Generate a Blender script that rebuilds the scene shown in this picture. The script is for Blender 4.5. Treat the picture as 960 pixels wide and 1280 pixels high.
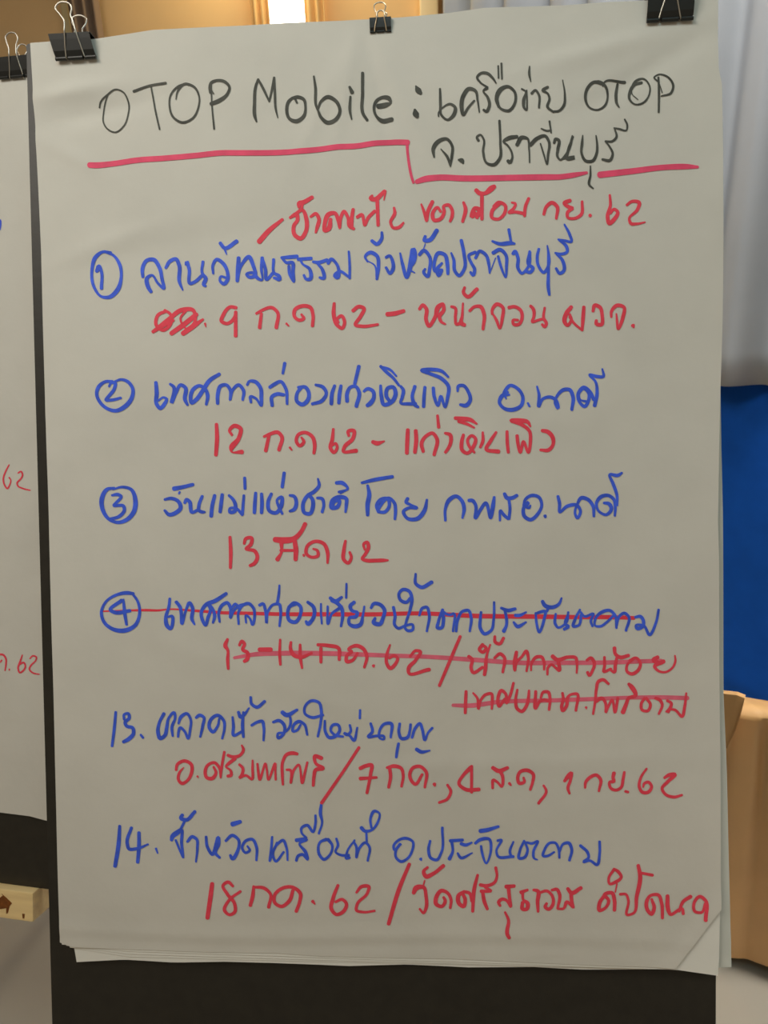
import bpy, bmesh, math, random
import numpy as np
from mathutils import Matrix, Vector
S = bpy.context.scene
for o in list(bpy.data.objects):
    bpy.data.objects.remove(o, do_unlink=True)
COL = S.collection

# ---------------------------------------------------------------- camera
FPX, CX, CY = 961.0, 480.0, 640.0
LEAN = math.radians(18)
def rot(rx, ry, rz):
    return Matrix.Rotation(rz, 3, 'Z') @ Matrix.Rotation(ry, 3, 'Y') @ Matrix.Rotation(rx, 3, 'X')
# pose of the chart relative to the lens (chart 0.79 x 1.10 m)
Rp = rot(math.radians(2.19332481), math.radians(4.76480243), math.radians(-0.82988054))
D = Matrix(((1, 0, 0), (0, -1, 0), (0, 0, -1)))
C4 = (D @ Rp @ D).to_4x4()
C4.translation = D @ Vector((-0.01696938, -0.01137084, 0.89760664))
s_, c_ = math.sin(LEAN), math.cos(LEAN)
CHART = Matrix(((1, 0, 0, 0), (0, s_, -c_, 0), (0, c_, s_, 0), (0, 0, 0, 1)))
camw = CHART @ C4.inverted()
CHART.translation = Vector((0, 0, 1.55 - camw.translation.z))
CAMW = CHART @ C4.inverted()
cam_data = bpy.data.cameras.new('camera')
cam = bpy.data.objects.new('camera', cam_data); COL.objects.link(cam)
cam_data.sensor_fit = 'VERTICAL'; cam_data.sensor_height = 36.0
cam_data.lens = FPX / 1280.0 * 36.0
cam_data.clip_start = 0.01
cam.matrix_world = CAMW
cam_data.dof.use_dof = True; cam_data.dof.focus_distance = 0.9; cam_data.dof.aperture_fstop = 11.0
S.camera = cam

# ---------------------------------------------------------------- world, lamps, exposure
S.view_settings.view_transform = 'Standard'
S.view_settings.look = 'None'
S.view_settings.gamma = 1.0
S.view_settings.use_curve_mapping = False
S.view_settings.exposure = 0.0
W = bpy.data.worlds.new('world'); S.world = W; W.use_nodes = True
W.node_tree.nodes['Background'].inputs[0].default_value = (1.0, 0.81, 0.57, 1)
W.node_tree.nodes['Background'].inputs[1].default_value = 0.27
def area(name, loc, target, size, power, color, sy=None):
    d = bpy.data.lights.new(name, 'AREA'); d.energy = power; d.color = color
    d.shape = 'RECTANGLE'; d.size = size; d.size_y = sy or size
    o = bpy.data.objects.new(name, d); COL.objects.link(o)
    o.location = loc
    o.rotation_euler = (Vector(target) - Vector(loc)).to_track_quat('-Z', 'Y').to_euler()
    return o
area('overhead_light', (-0.85, -0.9, 2.85), (-0.15, 0.0, 1.5), 0.9, 20, (1.0, 0.94, 0.84))
area('cool_top_fill', (0.2, -0.9, 2.85), (0.0, 0.1, 1.8), 0.8, 6.0, (0.58, 0.92, 1.0))  # unseen cool fill, added to tint the top of the front sheet

area('overhead_light', (0.5, 0.85, 2.9), (1.1, 1.5, 0.4), 0.7, 17, (1.0, 0.97, 0.92))  # added fill for the side curtain and blue cloth, no real fitting
area('overhead_light', (-0.9, 1.1, 2.9), (-0.9, 1.0, 0.0), 1.0, 4, (0.97, 0.98, 1.0))  # weak lamp added above the floor at the left
front_r = area('overhead_light', (2.4, -0.6, 2.7), (1.05, 0.75, 0.3), 0.6, 11, (1.0, 0.95, 0.86))  # added fill for chair and right floor, narrowed to spare the paper
front_r.data.spread = math.radians(48)
area('window_glow_fill', (-0.50, 2.33, 2.84), (-0.50, 2.47, 2.35), 0.40, 9.5, (1.0, 0.84, 0.50), 0.12)  # added lamp standing in for the window's warm glow on the wall

# ---------------------------------------------------------------- helpers
def hexlin(r, g, b):
    f = lambda v: ((v / 255) / 12.92) if v / 255 <= 0.04045 else (((v / 255) + 0.055) / 1.055) ** 2.4
    return (f(r), f(g), f(b), 1)
def mat(name, color, rough=0.8, var=0.0, scale=20, bump=0.0, bscale=60, metallic=0, spec=0.3, stretch=None):
    m = bpy.data.materials.new(name); m.use_nodes = True
    nt = m.node_tree; b = nt.nodes['Principled BSDF']
    b.inputs['Base Color'].default_value = color
    b.inputs['Roughness'].default_value = rough
    b.inputs['Metallic'].default_value = metallic
    b.inputs['Specular IOR Level'].default_value = spec
    tc = nt.nodes.new('ShaderNodeTexCoord')
    src = tc.outputs['Object']
    if stretch:
        mp = nt.nodes.new('ShaderNodeMapping'); mp.inputs['Scale'].default_value = stretch
        nt.links.new(src, mp.inputs['Vector']); src = mp.outputs['Vector']
    if var:
        n = nt.nodes.new('ShaderNodeTexNoise'); n.inputs['Scale'].default_value = scale
        n.inputs['Detail'].default_value = 4
        nt.links.new(src, n.inputs['Vector'])
        r = nt.nodes.new('ShaderNodeValToRGB')
        r.color_ramp.elements[0].position = 0.3; r.color_ramp.elements[1].position = 0.7
        r.color_ramp.elements[0].color = tuple(c * (1 - var) for c in color[:3]) + (1,)
        r.color_ramp.elements[1].color = tuple(min(1, c * (1 + var)) for c in color[:3]) + (1,)
        nt.links.new(n.outputs['Fac'], r.inputs['Fac'])
        nt.links.new(r.outputs['Color'], b.inputs['Base Color'])
    if bump:
        n2 = nt.nodes.new('ShaderNodeTexNoise'); n2.inputs['Scale'].default_value = bscale
        n2.inputs['Detail'].default_value = 5
        nt.links.new(src, n2.inputs['Vector'])
        bp = nt.nodes.new('ShaderNodeBump'); bp.inputs['Strength'].default_value = bump
        bp.inputs['Distance'].default_value = 0.004
        nt.links.new(n2.outputs['Fac'], bp.inputs['Height'])
        nt.links.new(bp.outputs['Normal'], b.inputs['Normal'])
    return m
def link(o, parent=None, mw=None):
    COL.objects.link(o)
    if parent is not None:
        o.parent = parent
    elif mw is not None:
        o.matrix_world = mw
    return o
def mesh_obj(name, verts, faces, m, parent=None, mw=None, smooth=True):
    me = bpy.data.meshes.new(name); me.from_pydata([tuple(v) for v in verts], [], faces); me.update()
    if m: me.materials.append(m)
    if smooth:
        for p in me.polygons: p.use_smooth = True
    return link(bpy.data.objects.new(name, me), parent, mw)
def bm_obj(name, bm, m, parent=None, mw=None, smooth=False):
    bmesh.ops.recalc_face_normals(bm, faces=bm.faces[:])
    me = bpy.data.meshes.new(name); bm.to_mesh(me); bm.free()
    if m: me.materials.append(m)
    if smooth:
        for p in me.polygons: p.use_smooth = True
    return link(bpy.data.objects.new(name, me), parent, mw)
def add_box(bm, lo, hi, bevel=0.0, M=None):
    r = bmesh.ops.create_cube(bm, size=1.0)
    vs = r['verts']
    for v in vs:
        v.co = Vector([lo[i] + (v.co[i] + 0.5) * (hi[i] - lo[i]) for i in range(3)])
    if bevel:
        es = list({e for v in vs for e in v.link_edges})
        rb = bmesh.ops.bevel(bm, geom=es, offset=bevel, segments=2, affect='EDGES', profile=0.7)
        vs = list({v for f in rb['faces'] for v in f.verts} | {v for v in vs if v.is_valid})
    if M is not None:
        for v in vs:
            if v.is_valid: v.co = M @ v.co
def add_tube(bm, pts, rad, n=8, closed=False):
    pts = [Vector(p) for p in pts]
    rings = []
    up = Vector((0.13, 0.31, 0.94)).normalized()
    for i, p in enumerate(pts):
        if i == 0: t = pts[1] - p
        elif i == len(pts) - 1: t = p - pts[i - 1]
        else: t = pts[i + 1] - pts[i - 1]
        t.normalize()
        a = t.cross(up)
        if a.length < 1e-3: a = t.cross(Vector((1, 0, 0)))
        a.normalize(); b = t.cross(a)
        rings.append([bm.verts.new(p + rad * (math.cos(2 * math.pi * k / n) * a + math.sin(2 * math.pi * k / n) * b)) for k in range(n)])
    for i in range(len(rings) - 1):
        for k in range(n):
            bm.faces.new((rings[i][k], rings[i][(k + 1) % n], rings[i + 1][(k + 1) % n], rings[i + 1][k]))
    bm.faces.new(rings[0][::-1]); bm.faces.new(rings[-1])
def tag(o, label=None, cat=None, group=None, kind=None):
    if label: o['label'] = label
    if cat: o['category'] = cat
    if group: o['group'] = group
    if kind: o['kind'] = kind
    return o
def empty(name, mw, label, cat, group=None):
    o = bpy.data.objects.new(name, None); COL.objects.link(o); o.matrix_world = mw
    o.empty_display_size = 0.05
    return tag(o, label, cat, group)
def ray(px, py):
    d = CAMW.to_3x3() @ Vector(((px - CX) / FPX, -(py - CY) / FPX, -1.0))
    return CAMW.translation.copy(), d
def at_depth(px, py, z):
    o, d = ray(px, py); return o + d * z
def hit_plane(px, py, p0, n):
    o, d = ray(px, py); t = (p0 - o).dot(n) / d.dot(n); return o + d * t
def to_board(px, py, M, z=0.0):
    """photo pixel -> (x, y) on the flat sheet whose frame is M"""
    p = hit_plane(px, py, M @ Vector((0, 0, z)), M.to_3x3().col[2])
    q = M.inverted() @ p
    return q.x, q.y
def project(p):
    q = CAMW.inverted() @ p
    return CX + FPX * q.x / -q.z, CY - FPX * q.y / -q.z
def catmull(pts, step):
    P = [np.array(p, float) for p in pts]
    if len(P) == 2:
        P = [P[0], (P[0] + P[1]) / 2, P[1]]
    P = [2 * P[0] - P[1]] + P + [2 * P[-1] - P[-2]]
    out = []
    for i in range(1, len(P) - 2):
        a, b, c, d = P[i - 1], P[i], P[i + 1], P[i + 2]
        L = np.hypot(*(c - b)[:2]); n = max(1, int(math.ceil(L / step)))
        # centripetal-like tangents, limited so short strokes next to long ones do not overshoot
        l1 = max(np.hypot(*(b - a)[:2]), 1e-6); l2 = max(L, 1e-6); l3 = max(np.hypot(*(d - c)[:2]), 1e-6)
        m1 = l2 * ((c - b) / l2 * l1 + (b - a) / l1 * l2) / (l1 + l2)
        m2 = l2 * ((c - b) / l2 * l3 + (d - c) / l3 * l2) / (l2 + l3)
        for k in range(n):
            t = k / n
            h00 = 2 * t**3 - 3 * t**2 + 1; h10 = t**3 - 2 * t**2 + t; h01 = -2 * t**3 + 3 * t**2; h11 = t**3 - t**2
            out.append(h00 * b + h10 * m1 + h01 * c + h11 * m2)
    out.append(P[-2])
    return out
LEFT_DEPTH = 1.12
STROKES = """
# title
G title black 100 80 4.8
110 255 9 115 235 9 165 185 9 220 155 9 260 170 9 285 220 9 288 290 9 265 370 9 210 410 9 165 390 9 137 345 8 133 285 8 150 220 7 172 178 6
322 165 15 420 133 14 517 118 15
428 140 9 445 240 10 480 395 10
578 215 6 585 175 11 630 125 15 690 145 14 718 200 10 715 260 11 680 330 13 615 355 15 560 320 13 540 260 11 545 190 11 590 140 13 640 122 13
785 180 12 782 150 16 790 120 18 825 105 16 870 112 18 900 145 15 885 190 18 840 225 24 790 245 22
790 130 9 795 250 9 808 395 11
785 150 8 805 185 8
O 300 80
102 352 10 92 320 18 90 240 18 98 140 16 112 98 12
112 98 12 140 150 15 178 230 10
178 232 10 195 160 14 208 88 14
208 88 12 212 180 14 218 280 12 230 330 6
345 240 12 325 210 14 300 225 18 283 280 18 300 335 18 340 350 24 385 320 20 395 260 14 385 220 18 350 205 20 315 212 16
445 80 10 455 150 16 460 260 14 470 290 10
470 285 12 490 235 16 530 208 22 580 235 20 602 300 18 575 345 22 530 360 24 490 330 18 472 290 12
660 148 14 675 180 24
665 205 12 662 290 16 672 340 8
737 60 18 737 180 18 742 310 18 765 345 16
830 258 30 880 250 28 905 240 14 895 215 24 855 205 20 820 225 18 805 270 16 820 320 16 850 345 26 912 340 26
O 500 80
95 140 8 112 170 34 125 185 20
90 285 14 97 315 36 105 330 20
240 158 12 243 260 16 245 310 14 285 345 14 325 310 22 330 270 18 300 250 14 265 265 10 230 310 8 232 325 8
475 300 8 465 230 12 450 170 18 415 158 22 380 200 24 370 280 22 378 315 18 410 270 14 445 230 12
520 155 20 500 170 12 525 210 16 535 260 18 515 295 18 500 285 14
525 150 10 480 120 12 462 90 14 485 65 16 520 65 18 555 95 14 575 125 8
588 20 10 590 95 10
607 5 12 610 100 10
590 270 10 578 220 22 600 165 26 645 145 18 685 175 16 690 235 16 650 290 18 600 275 14 582 220 12
728 158 10 750 170 10 740 230 20 745 275 14 755 285 12 760 240 10 758 165 8
775 25 8 773 70 14 783 115 6
788 185 16 810 165 14 830 190 14 832 270 12
885 145 16 855 165 18 885 185 12 895 215 14 883 265 16 920 296 12
205 570 10 200 520 22 230 475 24 280 460 18 312 500 16 310 570 16 302 625 8
302 620 12 285 570 16 245 520 6
350 585 10 370 590 28 378 605 12
470 470 16 460 450 14 480 435 12 500 460 12 498 540 14 520 605 14 560 615 20 595 580 18 600 480 14 595 350 14
700 445 20 650 455 24 620 475 14 645 500 12 668 540 12 670 580 14 655 600 22 645 590 18
700 495 22 730 450 24 760 455 16 772 520 10 775 600 8
780 495 22 820 455 22 870 440 18 890 470 16 885 560 14 880 610 10 860 550 10 840 485 8
845 395 8 880 408 12 905 405 10
895 350 12 905 420 9
O 690 70
0 340 12 40 335 14 70 300 16 75 240 12 62 150 6
10 530 14 20 505 18 35 510 18 32 570 18 30 610 14 45 630 12 80 600 14 110 530 16 120 485 10
125 490 10 95 570 16 90 625 18 130 615 22 60 622 12
182 482 8 178 530 16 175 590 14 200 635 18 240 635 18 265 590 16 268 530 12 262 482 8
228 665 8 228 720 12 222 780 14 245 800 8
435 382 10 450 415 12 445 448 10 400 440 12 370 435 8
375 440 10 385 490 14 360 515 14 318 515 10
318 515 10 345 550 12 362 590 14 345 630 18 300 625 14
300 165 22 250 160 18 210 200 18 200 260 16 225 310 12 270 325 12 315 300 14 335 240 12 320 180 16 280 155 14 240 165 12
305 180 10 310 165 10 440 152 18
395 165 14 385 240 18 390 290 14 402 310 8
540 155 18 500 165 20 470 210 18 465 260 14 495 290 10 540 285 12 580 240 10 585 175 10 550 130 12 510 140 14 480 190 10 480 225 6 515 262 4
640 125 12 642 230 14 640 338 12
635 150 10 615 125 10 640 107 10 690 120 12 728 180 14 715 220 14 655 240 8
640 150 5 662 220 5
G underline red 0 0 1
112 206.5 6 118 206.7 6.5 141.7 204.5 6 170.8 200.4 6 204 198.3 6 246 195 6 277 192 6 300 192 6 345 191.8 6 379 190 6 404 187.5 6 425 185 6 446 184 6 470 180.5 6 500 179.5 6 510 180 6
509 180 3.5 509.5 190 3 512 210 3 515 224 3 517 230 3
521 229 5 530 226 6.5 548 224 6.5 580 225 6.5 640 224 6.5 680 223 6.5 700 222.5 6 717 220 5.5 733 217 3
749 219.5 7 790 214.5 6.5 830 209.5 6 860 208.5 5.5 872 209 3
G note red 300 240 4.8
115 298 28 170 235 26 255 165 16
355 95 14 355 72 24 380 65 24 435 35 20
300 155 14 340 135 22 345 170 20 325 200 20 330 260 22 365 280 22 395 240 22 400 170 22 375 110 18 320 145 18
375 80 14 370 112 14
425 150 14 455 132 18 475 165 20 465 210 20 455 245 12
545 165 18 530 225 26 510 235 20 510 190 22 535 135 24 570 130 20 590 170 20 600 220 14 605 160 18 625 120 18 650 160 18 660 210 20 685 225 16
680 108 18 672 160 20 672 220 18
705 155 18 730 140 18 750 205 14 770 160 18 810 120 18
825 60 20 830 205 18
795 28 14 785 42 22 810 50 24 850 20 22 870 0 16 865 55 6
925 100 12 930 130 18 905 190 16 920 220 16 955 218 18 982 191 12
O 500 235
128 105 10 145 150 16 160 205 14 168 150 20 195 90 20
245 150 14 225 125 16 195 165 20 205 200 20 240 195 20 265 150 18 262 118 16 290 110 18 312 140 18 310 185 18 300 208 14
380 95 14 392 130 20 375 210 16
445 160 30 430 180 24 450 130 22 475 140 26 460 185 20
490 60 20 490 195 18
455 22 22 475 40 24 505 42 20 550 10 30 565 0 22
600 100 16 550 150 20 550 185 18 585 195 16 625 160 18 630 115 18 590 95 18 560 120 16
668 95 10 690 102 14 680 130 16 650 155 14 690 152 16 745 162 18
770 70 16 750 120 18 745 175 16
860 165 16 875 120 18 910 95 20 938 115 20 935 190 14
O 660 230
250 105 20 215 120 20 245 145 20 265 150 16 235 175 18 235 205 16 275 212 16 315 190 18 322 110 14
368 192 18 372 195 18
488 70 12 492 130 16 475 200 20 485 240 22 515 215 22 535 170 18 515 155 16 490 180 14
590 130 14 620 108 16 665 115 20 655 155 18 605 215 14 615 240 18 650 242 14 700 232 8
G heading blue 100 290 4.8
185 125 16 140 120 14 95 150 20 70 240 16 85 330 16 130 388 14 175 392 20 225 350 24 248 270 16 235 190 18 200 140 14 150 118 14
100 235 20 112 205 22 125 230 18 130 340 18
378 270 16 375 220 20 400 170 20 440 165 22 475 210 20 495 290 18 505 340 16 470 310 14 430 260 14 405 275 20 410 330 22 428 360 18
515 215 16 540 175 20 575 162 20 595 200 20 598 300 18 618 350 8
640 195 20 640 180 20 655 220 18 665 310 18 690 300 18 735 260 18
738 178 16 735 250 16 755 280 22 745 320 18 755 325 14
800 250 12 798 200 16 820 165 18 855 185 20 885 240 18 885 290 20 865 312 20 840 290 14 845 268 12 875 275 14
840 65 18 865 95 20 940 55 22
865 95 14 880 135 6
O 280 290
88 155 20 85 230 24 80 295 18
80 285 14 105 200 16 150 150 22 175 200 20 185 265 18 150 270 18 135 255 14 170 245 16 205 280 18 225 290 12 225 220 16 230 155 18
230 160 16 250 230 18 255 285 18 300 240 16
298 165 16 305 250 16 330 265 20 335 285 20 300 275 14
345 155 14 390 152 20 440 148 20
350 158 14 375 185 16 410 185 20 415 240 18 420 300 12 395 250 18 390 205 16
445 165 18 525 160 18
460 170 14 470 190 12 515 225 18 515 285 20 495 285 16 480 260 14
535 180 14 560 185 18 620 170 18
560 190 12 590 225 18 598 280 18 575 275 14
625 190 18 645 165 18 670 185 16 690 235 18 680 275 22 665 265 18 690 240 16 755 275 14
750 120 12 755 200 14 755 280 14
O 440 280
95 230 10 80 200 14 110 175 20 150 195 20 160 260 18 150 335 14
150 330 12 135 250 8 95 225 4
120 105 18 150 125 20 180 90 18 180 55 14
205 205 16 225 195 16 245 230 18 245 280 20 230 300 18 205 265 14
290 180 10 305 250 18 330 325 18 345 280 24 360 200 26 370 160 26 380 180 18 375 230 16 350 280 10 378 298 6
405 190 18 430 165 20 465 200 18 465 280 18 455 320 18 430 290 16 440 275 12
440 80 16 435 105 20 460 105 22 510 45 22
440 125 4 430 155 4
540 240 12 510 280 20 520 315 18 540 280 14 500 290 16 495 230 18 520 180 20 555 190 20 572 250 20 575 305 16
595 180 10 610 220 16 618 290 18 640 315 18 675 270 18 672 190 18 655 105 18
740 175 16 700 195 16 715 240 16 735 280 18 725 312 18 710 295 14
740 210 16 765 170 18 800 190 18 820 250 16 825 300 10
825 300 5 860 210 4
845 180 20 885 160 20 920 190 18 925 260 16 920 325 10 895 270 14 875 200 14
840 110 12 880 125 18 960 122 18 974 125 12
O 620 280
75 40 16 90 125 12
100 185 18 110 170 18 130 210 18 130 270 18 150 300 16 195 255 14 203 175 12
200 170 14 195 250 18 220 270 18 200 295 18 180 290 16
255 155 14 245 200 16 250 250 16 285 295 16 310 260 16 312 180 14 305 135 8
312 180 14 312 300 16 312 390 18 318 428 14
408 8 10 440 70 16 450 110 14 410 105 14 370 98 10
375 100 12 420 140 18 425 170 16 390 185 16 352 178 10
360 185 12 395 220 18 400 290 18 380 300 18 358 270 14
G date red 100 290 4.8
440 600 18 540 520 22 610 470 24 680 470 20 690 540 16 640 580 10 605 520 12 640 470 14
550 610 24 620 560 26 700 495 24
620 610 26 690 560 26 740 525 12
520 475 16 470 500 18 460 560 18 500 590 18 545 555 18 545 495 16 510 470 14
440 600 18 560 530 20
752 550 12 757 570 6
938 455 18 905 450 18 860 500 20 850 535 20 880 550 18 930 510 18 935 480 14
935 480 18 935 625 20
O 280 290
195 490 14 230 470 16 290 455 18 320 480 18 315 575 20
225 490 16 215 575 20
375 550 12 390 565 8
465 495 12 480 520 18 455 530 18 425 510 18 425 470 20 470 445 20 520 455 20 535 500 18 532 565 18
662 430 16 660 500 22 680 560 20 710 580 18 725 545 18 705 505 18 680 525 14 690 545 10
775 475 20 810 450 20 840 460 20 820 510 20 790 560 18 830 568 18 925 558 14
O 440 280
212 545 24 260 540 24 312 525 20
405 515 16 425 490 18 445 510 20 445 580 20 460 615 20 500 560 20 520 500 26 545 485 18 550 520 20 525 560 20 535 590 16 560 605 10
595 500 14 615 505 16 620 570 16 625 605 16 660 595 20
665 480 10 660 560 16 655 600 22 675 610 20
675 385 14 668 415 18 690 440 20 750 395 20
705 525 16 735 500 16 770 500 20 790 540 20 785 635 16
840 545 14 840 520 16 870 485 20 900 500 18 900 570 18 885 630 12 865 580 16 845 545 10
O 620 280
75 505 18 110 500 18 145 520 18 155 565 18 135 605 18 105 605 18 100 580 14 130 580 14
205 495 16 220 510 18 225 560 16 215 590 14 250 580 14 285 570 14
290 505 12 285 570 16 300 600 18 290 620 16 275 605 14
450 500 20 420 540 24 410 590 22 425 610 18 450 575 16 440 545 14
440 560 14 460 590 14 515 640 12
525 500 18 520 570 20 515 640 14
580 525 16 590 490 20 620 500 20 635 550 18 630 605 20 600 600 20 600 580 16
690 560 12 690 530 16 725 490 20 765 500 18 760 560 20 730 630 14 725 590 14 720 540 8
820 610 22 825 622 10
G heading blue 110 450 4.8
150 130 16 110 130 16 65 165 20 55 200 18 80 260 18 125 295 18 170 305 20 225 280 24 265 230 22 272 175 18 240 130 18 200 118 14 165 130 12
130 160 12 140 140 14 165 138 18 160 175 18 130 215 18 110 240 16 150 240 16 200 228 14
410 135 18 415 200 22 415 265 20 435 290 20 465 260 20 475 235 16 455 225 12 425 245 10
495 145 14 515 160 18 505 255 20 530 200 16 560 150 18 585 165 20 585 240 20 600 270 14
790 85 18 730 125 22 690 185 22 650 240 22 625 258 20 618 220 20 635 175 20 670 155 18 705 175 18 720 215 20 712 268 14
780 262 18 780 210 20 800 155 20 830 150 18 855 180 18 855 240 14 870 180 16 905 150 18 935 185 18 930 240 14
O 300 450
45 150 14 55 130 14 90 130 20 125 170 20 130 230 20 130 275 14 95 230 14 65 220 16 68 255 14
180 165 18 210 145 20 245 130 18 275 170 18 285 265 14
195 275 18 195 220 20 225 205 20 265 210 18
270 20 18 258 82 14
370 165 18 345 200 18 345 250 20 375 268 22 410 240 22 415 200 20 395 165 20 350 165 14
455 150 14 500 165 20 520 200 18 495 245 20 435 265 16
570 155 16 555 200 20 550 265 20
608 155 16 600 200 20 595 260 18
645 250 20 645 200 20 665 165 18 695 160 18 715 190 20 700 280 20
715 40 20 690 145 18
745 190 14 765 175 18 800 190 20 805 225 20 780 265 24 765 275 20
845 155 14 850 220 20 865 270 20 910 255 22 935 200 22 920 165 20 890 170 20 880 220 20 900 250 18
845 40 16 880 75 18 920 110 16 955 155 14
848 45 16 900 60 14 940 100 10
O 450 450
245 160 14 260 180 18 255 225 18 245 260 14 290 265 18 335 265 18
330 160 18 315 230 18 335 275 20 350 285 14
390 165 16 385 220 18 382 282 18
440 170 18 445 220 18 468 275 16 485 220 16 510 285 14 525 230 18 530 160 20 490 115 20 420 85 18 370 65 18 430 60 20 490 70 18 530 105 12
585 190 12 590 160 18 615 155 18 650 195 18 660 245 20 635 275 22 600 270 14
O 600 450
155 235 8 150 215 14 175 210 10
165 195 14 125 225 22 115 255 18 140 290 18 195 300 22 245 275 20 255 225 18 225 175 18 180 155 18 145 195 18 135 220 12
285 260 12 295 280 12
340 160 10 352 210 16 350 280 16 375 235 16 425 225 18 455 245 18 465 290 18 448 260 14 465 210 16 500 180 20 535 180 20 555 220 20 548 300 16
635 250 14 600 240 10 590 200 18 620 170 20 650 200 18 650 240 18 625 280 18 590 245 16 585 205 16 620 165 18 660 195 18 680 240 18
685 275 20 700 200 18 690 130 14 655 90 14 700 100 18 738 100 16 732 55 10
G date red 110 450 4.8
772 385 18 775 470 22 768 570 20
865 450 14 850 425 16 880 395 22 915 410 22 905 470 22 860 535 22 860 545 14 925 552 24
O 300 450
145 460 14 180 445 18 230 435 20 250 455 20 235 540 20
175 455 18 155 545 20
300 525 12 312 540 10
370 465 12 385 490 18 360 515 18 340 490 18 350 450 18 390 435 18 435 460 20 450 510 20 445 560 16
562 415 14 555 480 20 545 530 20 565 555 18 585 525 16 575 500 14 555 515 10
655 455 16 650 430 18 685 425 20 680 470 20 630 520 20 620 545 16 700 545 22
798 492 20 820 500 24 868 488 8
O 450 450
288 420 20 285 480 22 282 560 20
335 425 20 338 480 22 330 555 20
380 550 18 370 500 20 400 455 18 435 440 18 460 470 20 445 570 18
465 335 14 472 405 18
510 440 14 540 450 20 545 490 20 530 530 18 512 555 16
620 450 16 610 490 20 615 545 20 640 560 18 680 520 20 690 470 18 670 455 16 645 480 16 655 520 16 685 555 14
570 350 18 620 355 24 660 360 22 700 385 10
590 370 16 640 385 16 685 408 10
735 435 12 735 490 18 720 525 14
815 435 14 780 490 20 755 535 18 830 550 22
880 430 16 882 500 18 888 555 16
O 600 450
220 455 18 225 500 18 240 555 16 258 490 16 288 555 16 300 490 18 295 430 18 240 385 20 185 365 20 240 365 24 285 375 20 300 400 10
370 425 18 400 430 22 435 470 22 435 510 18 410 540 20 360 540 14
G heading blue 110 590 4.8
160 95 12 115 105 20 85 160 24 90 225 22 125 280 18 180 302 18 235 285 22 275 240 24 285 170 24 260 105 18 205 90 14 150 105 8
145 140 12 180 135 18 200 145 16 175 180 16 155 200 14 215 205 18 220 225 18 190 265 18 130 282 14
460 165 14 500 158 18 545 180 20 555 215 22 525 245 22 485 255 20 460 230 14
515 100 24 545 95 22 630 75 18
550 120 12 545 130 10
580 185 16 590 165 18 610 180 20 615 215 20 620 240 18 665 225 16
685 145 16 665 200 18 665 230 18 685 240 18 700 240 12
760 140 18 745 200 20 738 265 20
805 135 18 798 190 20 792 240 18
845 140 14 870 165 18 885 205 20 880 235 20 850 240 18 850 220 14 890 220 16 925 258 14
935 140 14 930 200 16 926 255 16
940 35 16 942 100 16
O 280 590
190 125 16 185 190 20 182 245 18
225 130 16 228 190 20 225 245 18
285 130 16 265 180 20 275 235 20 310 245 20 345 200 22 345 150 18 320 165 14 330 210 16 350 250 14
362 5 18 350 90 18
395 140 14 420 145 18 435 185 20 420 225 20 395 235 14
565 40 10 572 80 18 545 115 20 500 145 20 475 195 20 485 245 20 515 250 20 535 205 22 530 160 20 505 135 18
560 155 14 590 160 18 600 195 16 590 240 16
650 210 20 660 180 20 695 170 16 680 210 22 645 215 18 650 170 18 690 150 22 735 160 20 735 200 18 730 240 12
675 65 18 710 65 22 745 100 12 690 120 14
740 105 12 700 125 14
O 440 590
60 65 14 130 48 20 245 28 18
95 80 14 105 130 22 95 195 24 95 258 18
160 240 16 150 200 20 175 165 20 215 160 18 225 200 18 195 240 18 160 235 16 180 190 16 220 155 16 255 185 18 262 230 18 258 282 14
335 158 18 325 180 18 350 195 14 390 215 16 340 215 16 310 235 18 330 275 18 390 280 22 435 230 22 450 165 12
560 290 14 560 220 16 585 165 22 625 145 20 660 175 20 672 220 20 662 275 12
700 170 18 720 170 20 740 195 18 740 275 18 770 225 18 800 185 18 830 275 16 845 200 22 852 150 14
O 600 590
118 290 12 122 230 14 140 255 18 168 280 16
145 130 18 160 155 22 190 155 20 220 140 18
172 165 16 178 220 16 172 280 16
290 185 14 275 205 20 295 215 12 300 200 10
285 180 14 260 215 18 265 265 20 300 285 20 345 250 18 368 195 16 350 150 18 310 140 18 270 165 16 260 200 14
388 262 18 390 270 14
465 145 16 475 190 18 475 240 14 520 205 18 580 200 18 600 235 16 580 275 16 568 250 14 580 195 14 605 155 20 645 165 20 675 205 18 680 265 14
740 185 14 770 190 20 785 220 20 755 255 16 710 235 14 695 190 16 720 150 20 765 140 18 800 165 18 808 210 16 805 262 12
820 200 10 818 140 16 795 70 18 775 15 14 825 20 18 848 5 12
G date red 280 590 4.8
35 390 16 40 480 20 38 575 16
120 430 14 130 400 18 165 395 18 160 435 20 130 460 14 185 475 20 200 510 20 180 550 20 155 562 16
305 405 28 360 410 34 420 400 28 465 355 22 488 310 22
345 430 22 345 480 14 320 525 24
425 415 24 432 470 26 430 525 22
340 470 16 420 470 14
478 495 12 480 503 12
535 460 10 560 470 16 565 500 18 525 510 16 495 490 18 500 445 18 550 415 18 600 430 20 622 480 20 622 545 12
730 412 14 720 470 20 720 525 20 745 545 18 765 510 16 755 480 14
845 465 12 840 430 16 860 420 18 868 445 20 850 490 18 830 520 16 860 530 20 905 530 20 968 528 16 985 528 10
G heading blue 110 720 4.8
275 105 16 240 100 20 180 110 16 110 155 14 85 215 16 105 280 18 150 315 20 225 325 24 285 295 20 312 225 16 300 150 14 270 105 14
205 145 20 140 205 18 160 215 20 255 207 18
215 140 12 225 230 18 235 290 14
492 135 14 485 190 16 468 250 18 478 300 22 495 315 18 510 275 18 505 240 16 480 245 10
530 155 18 550 180 18 565 285 16 590 200 14 610 160 18 628 190 18 625 260 18 640 290 10
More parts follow.
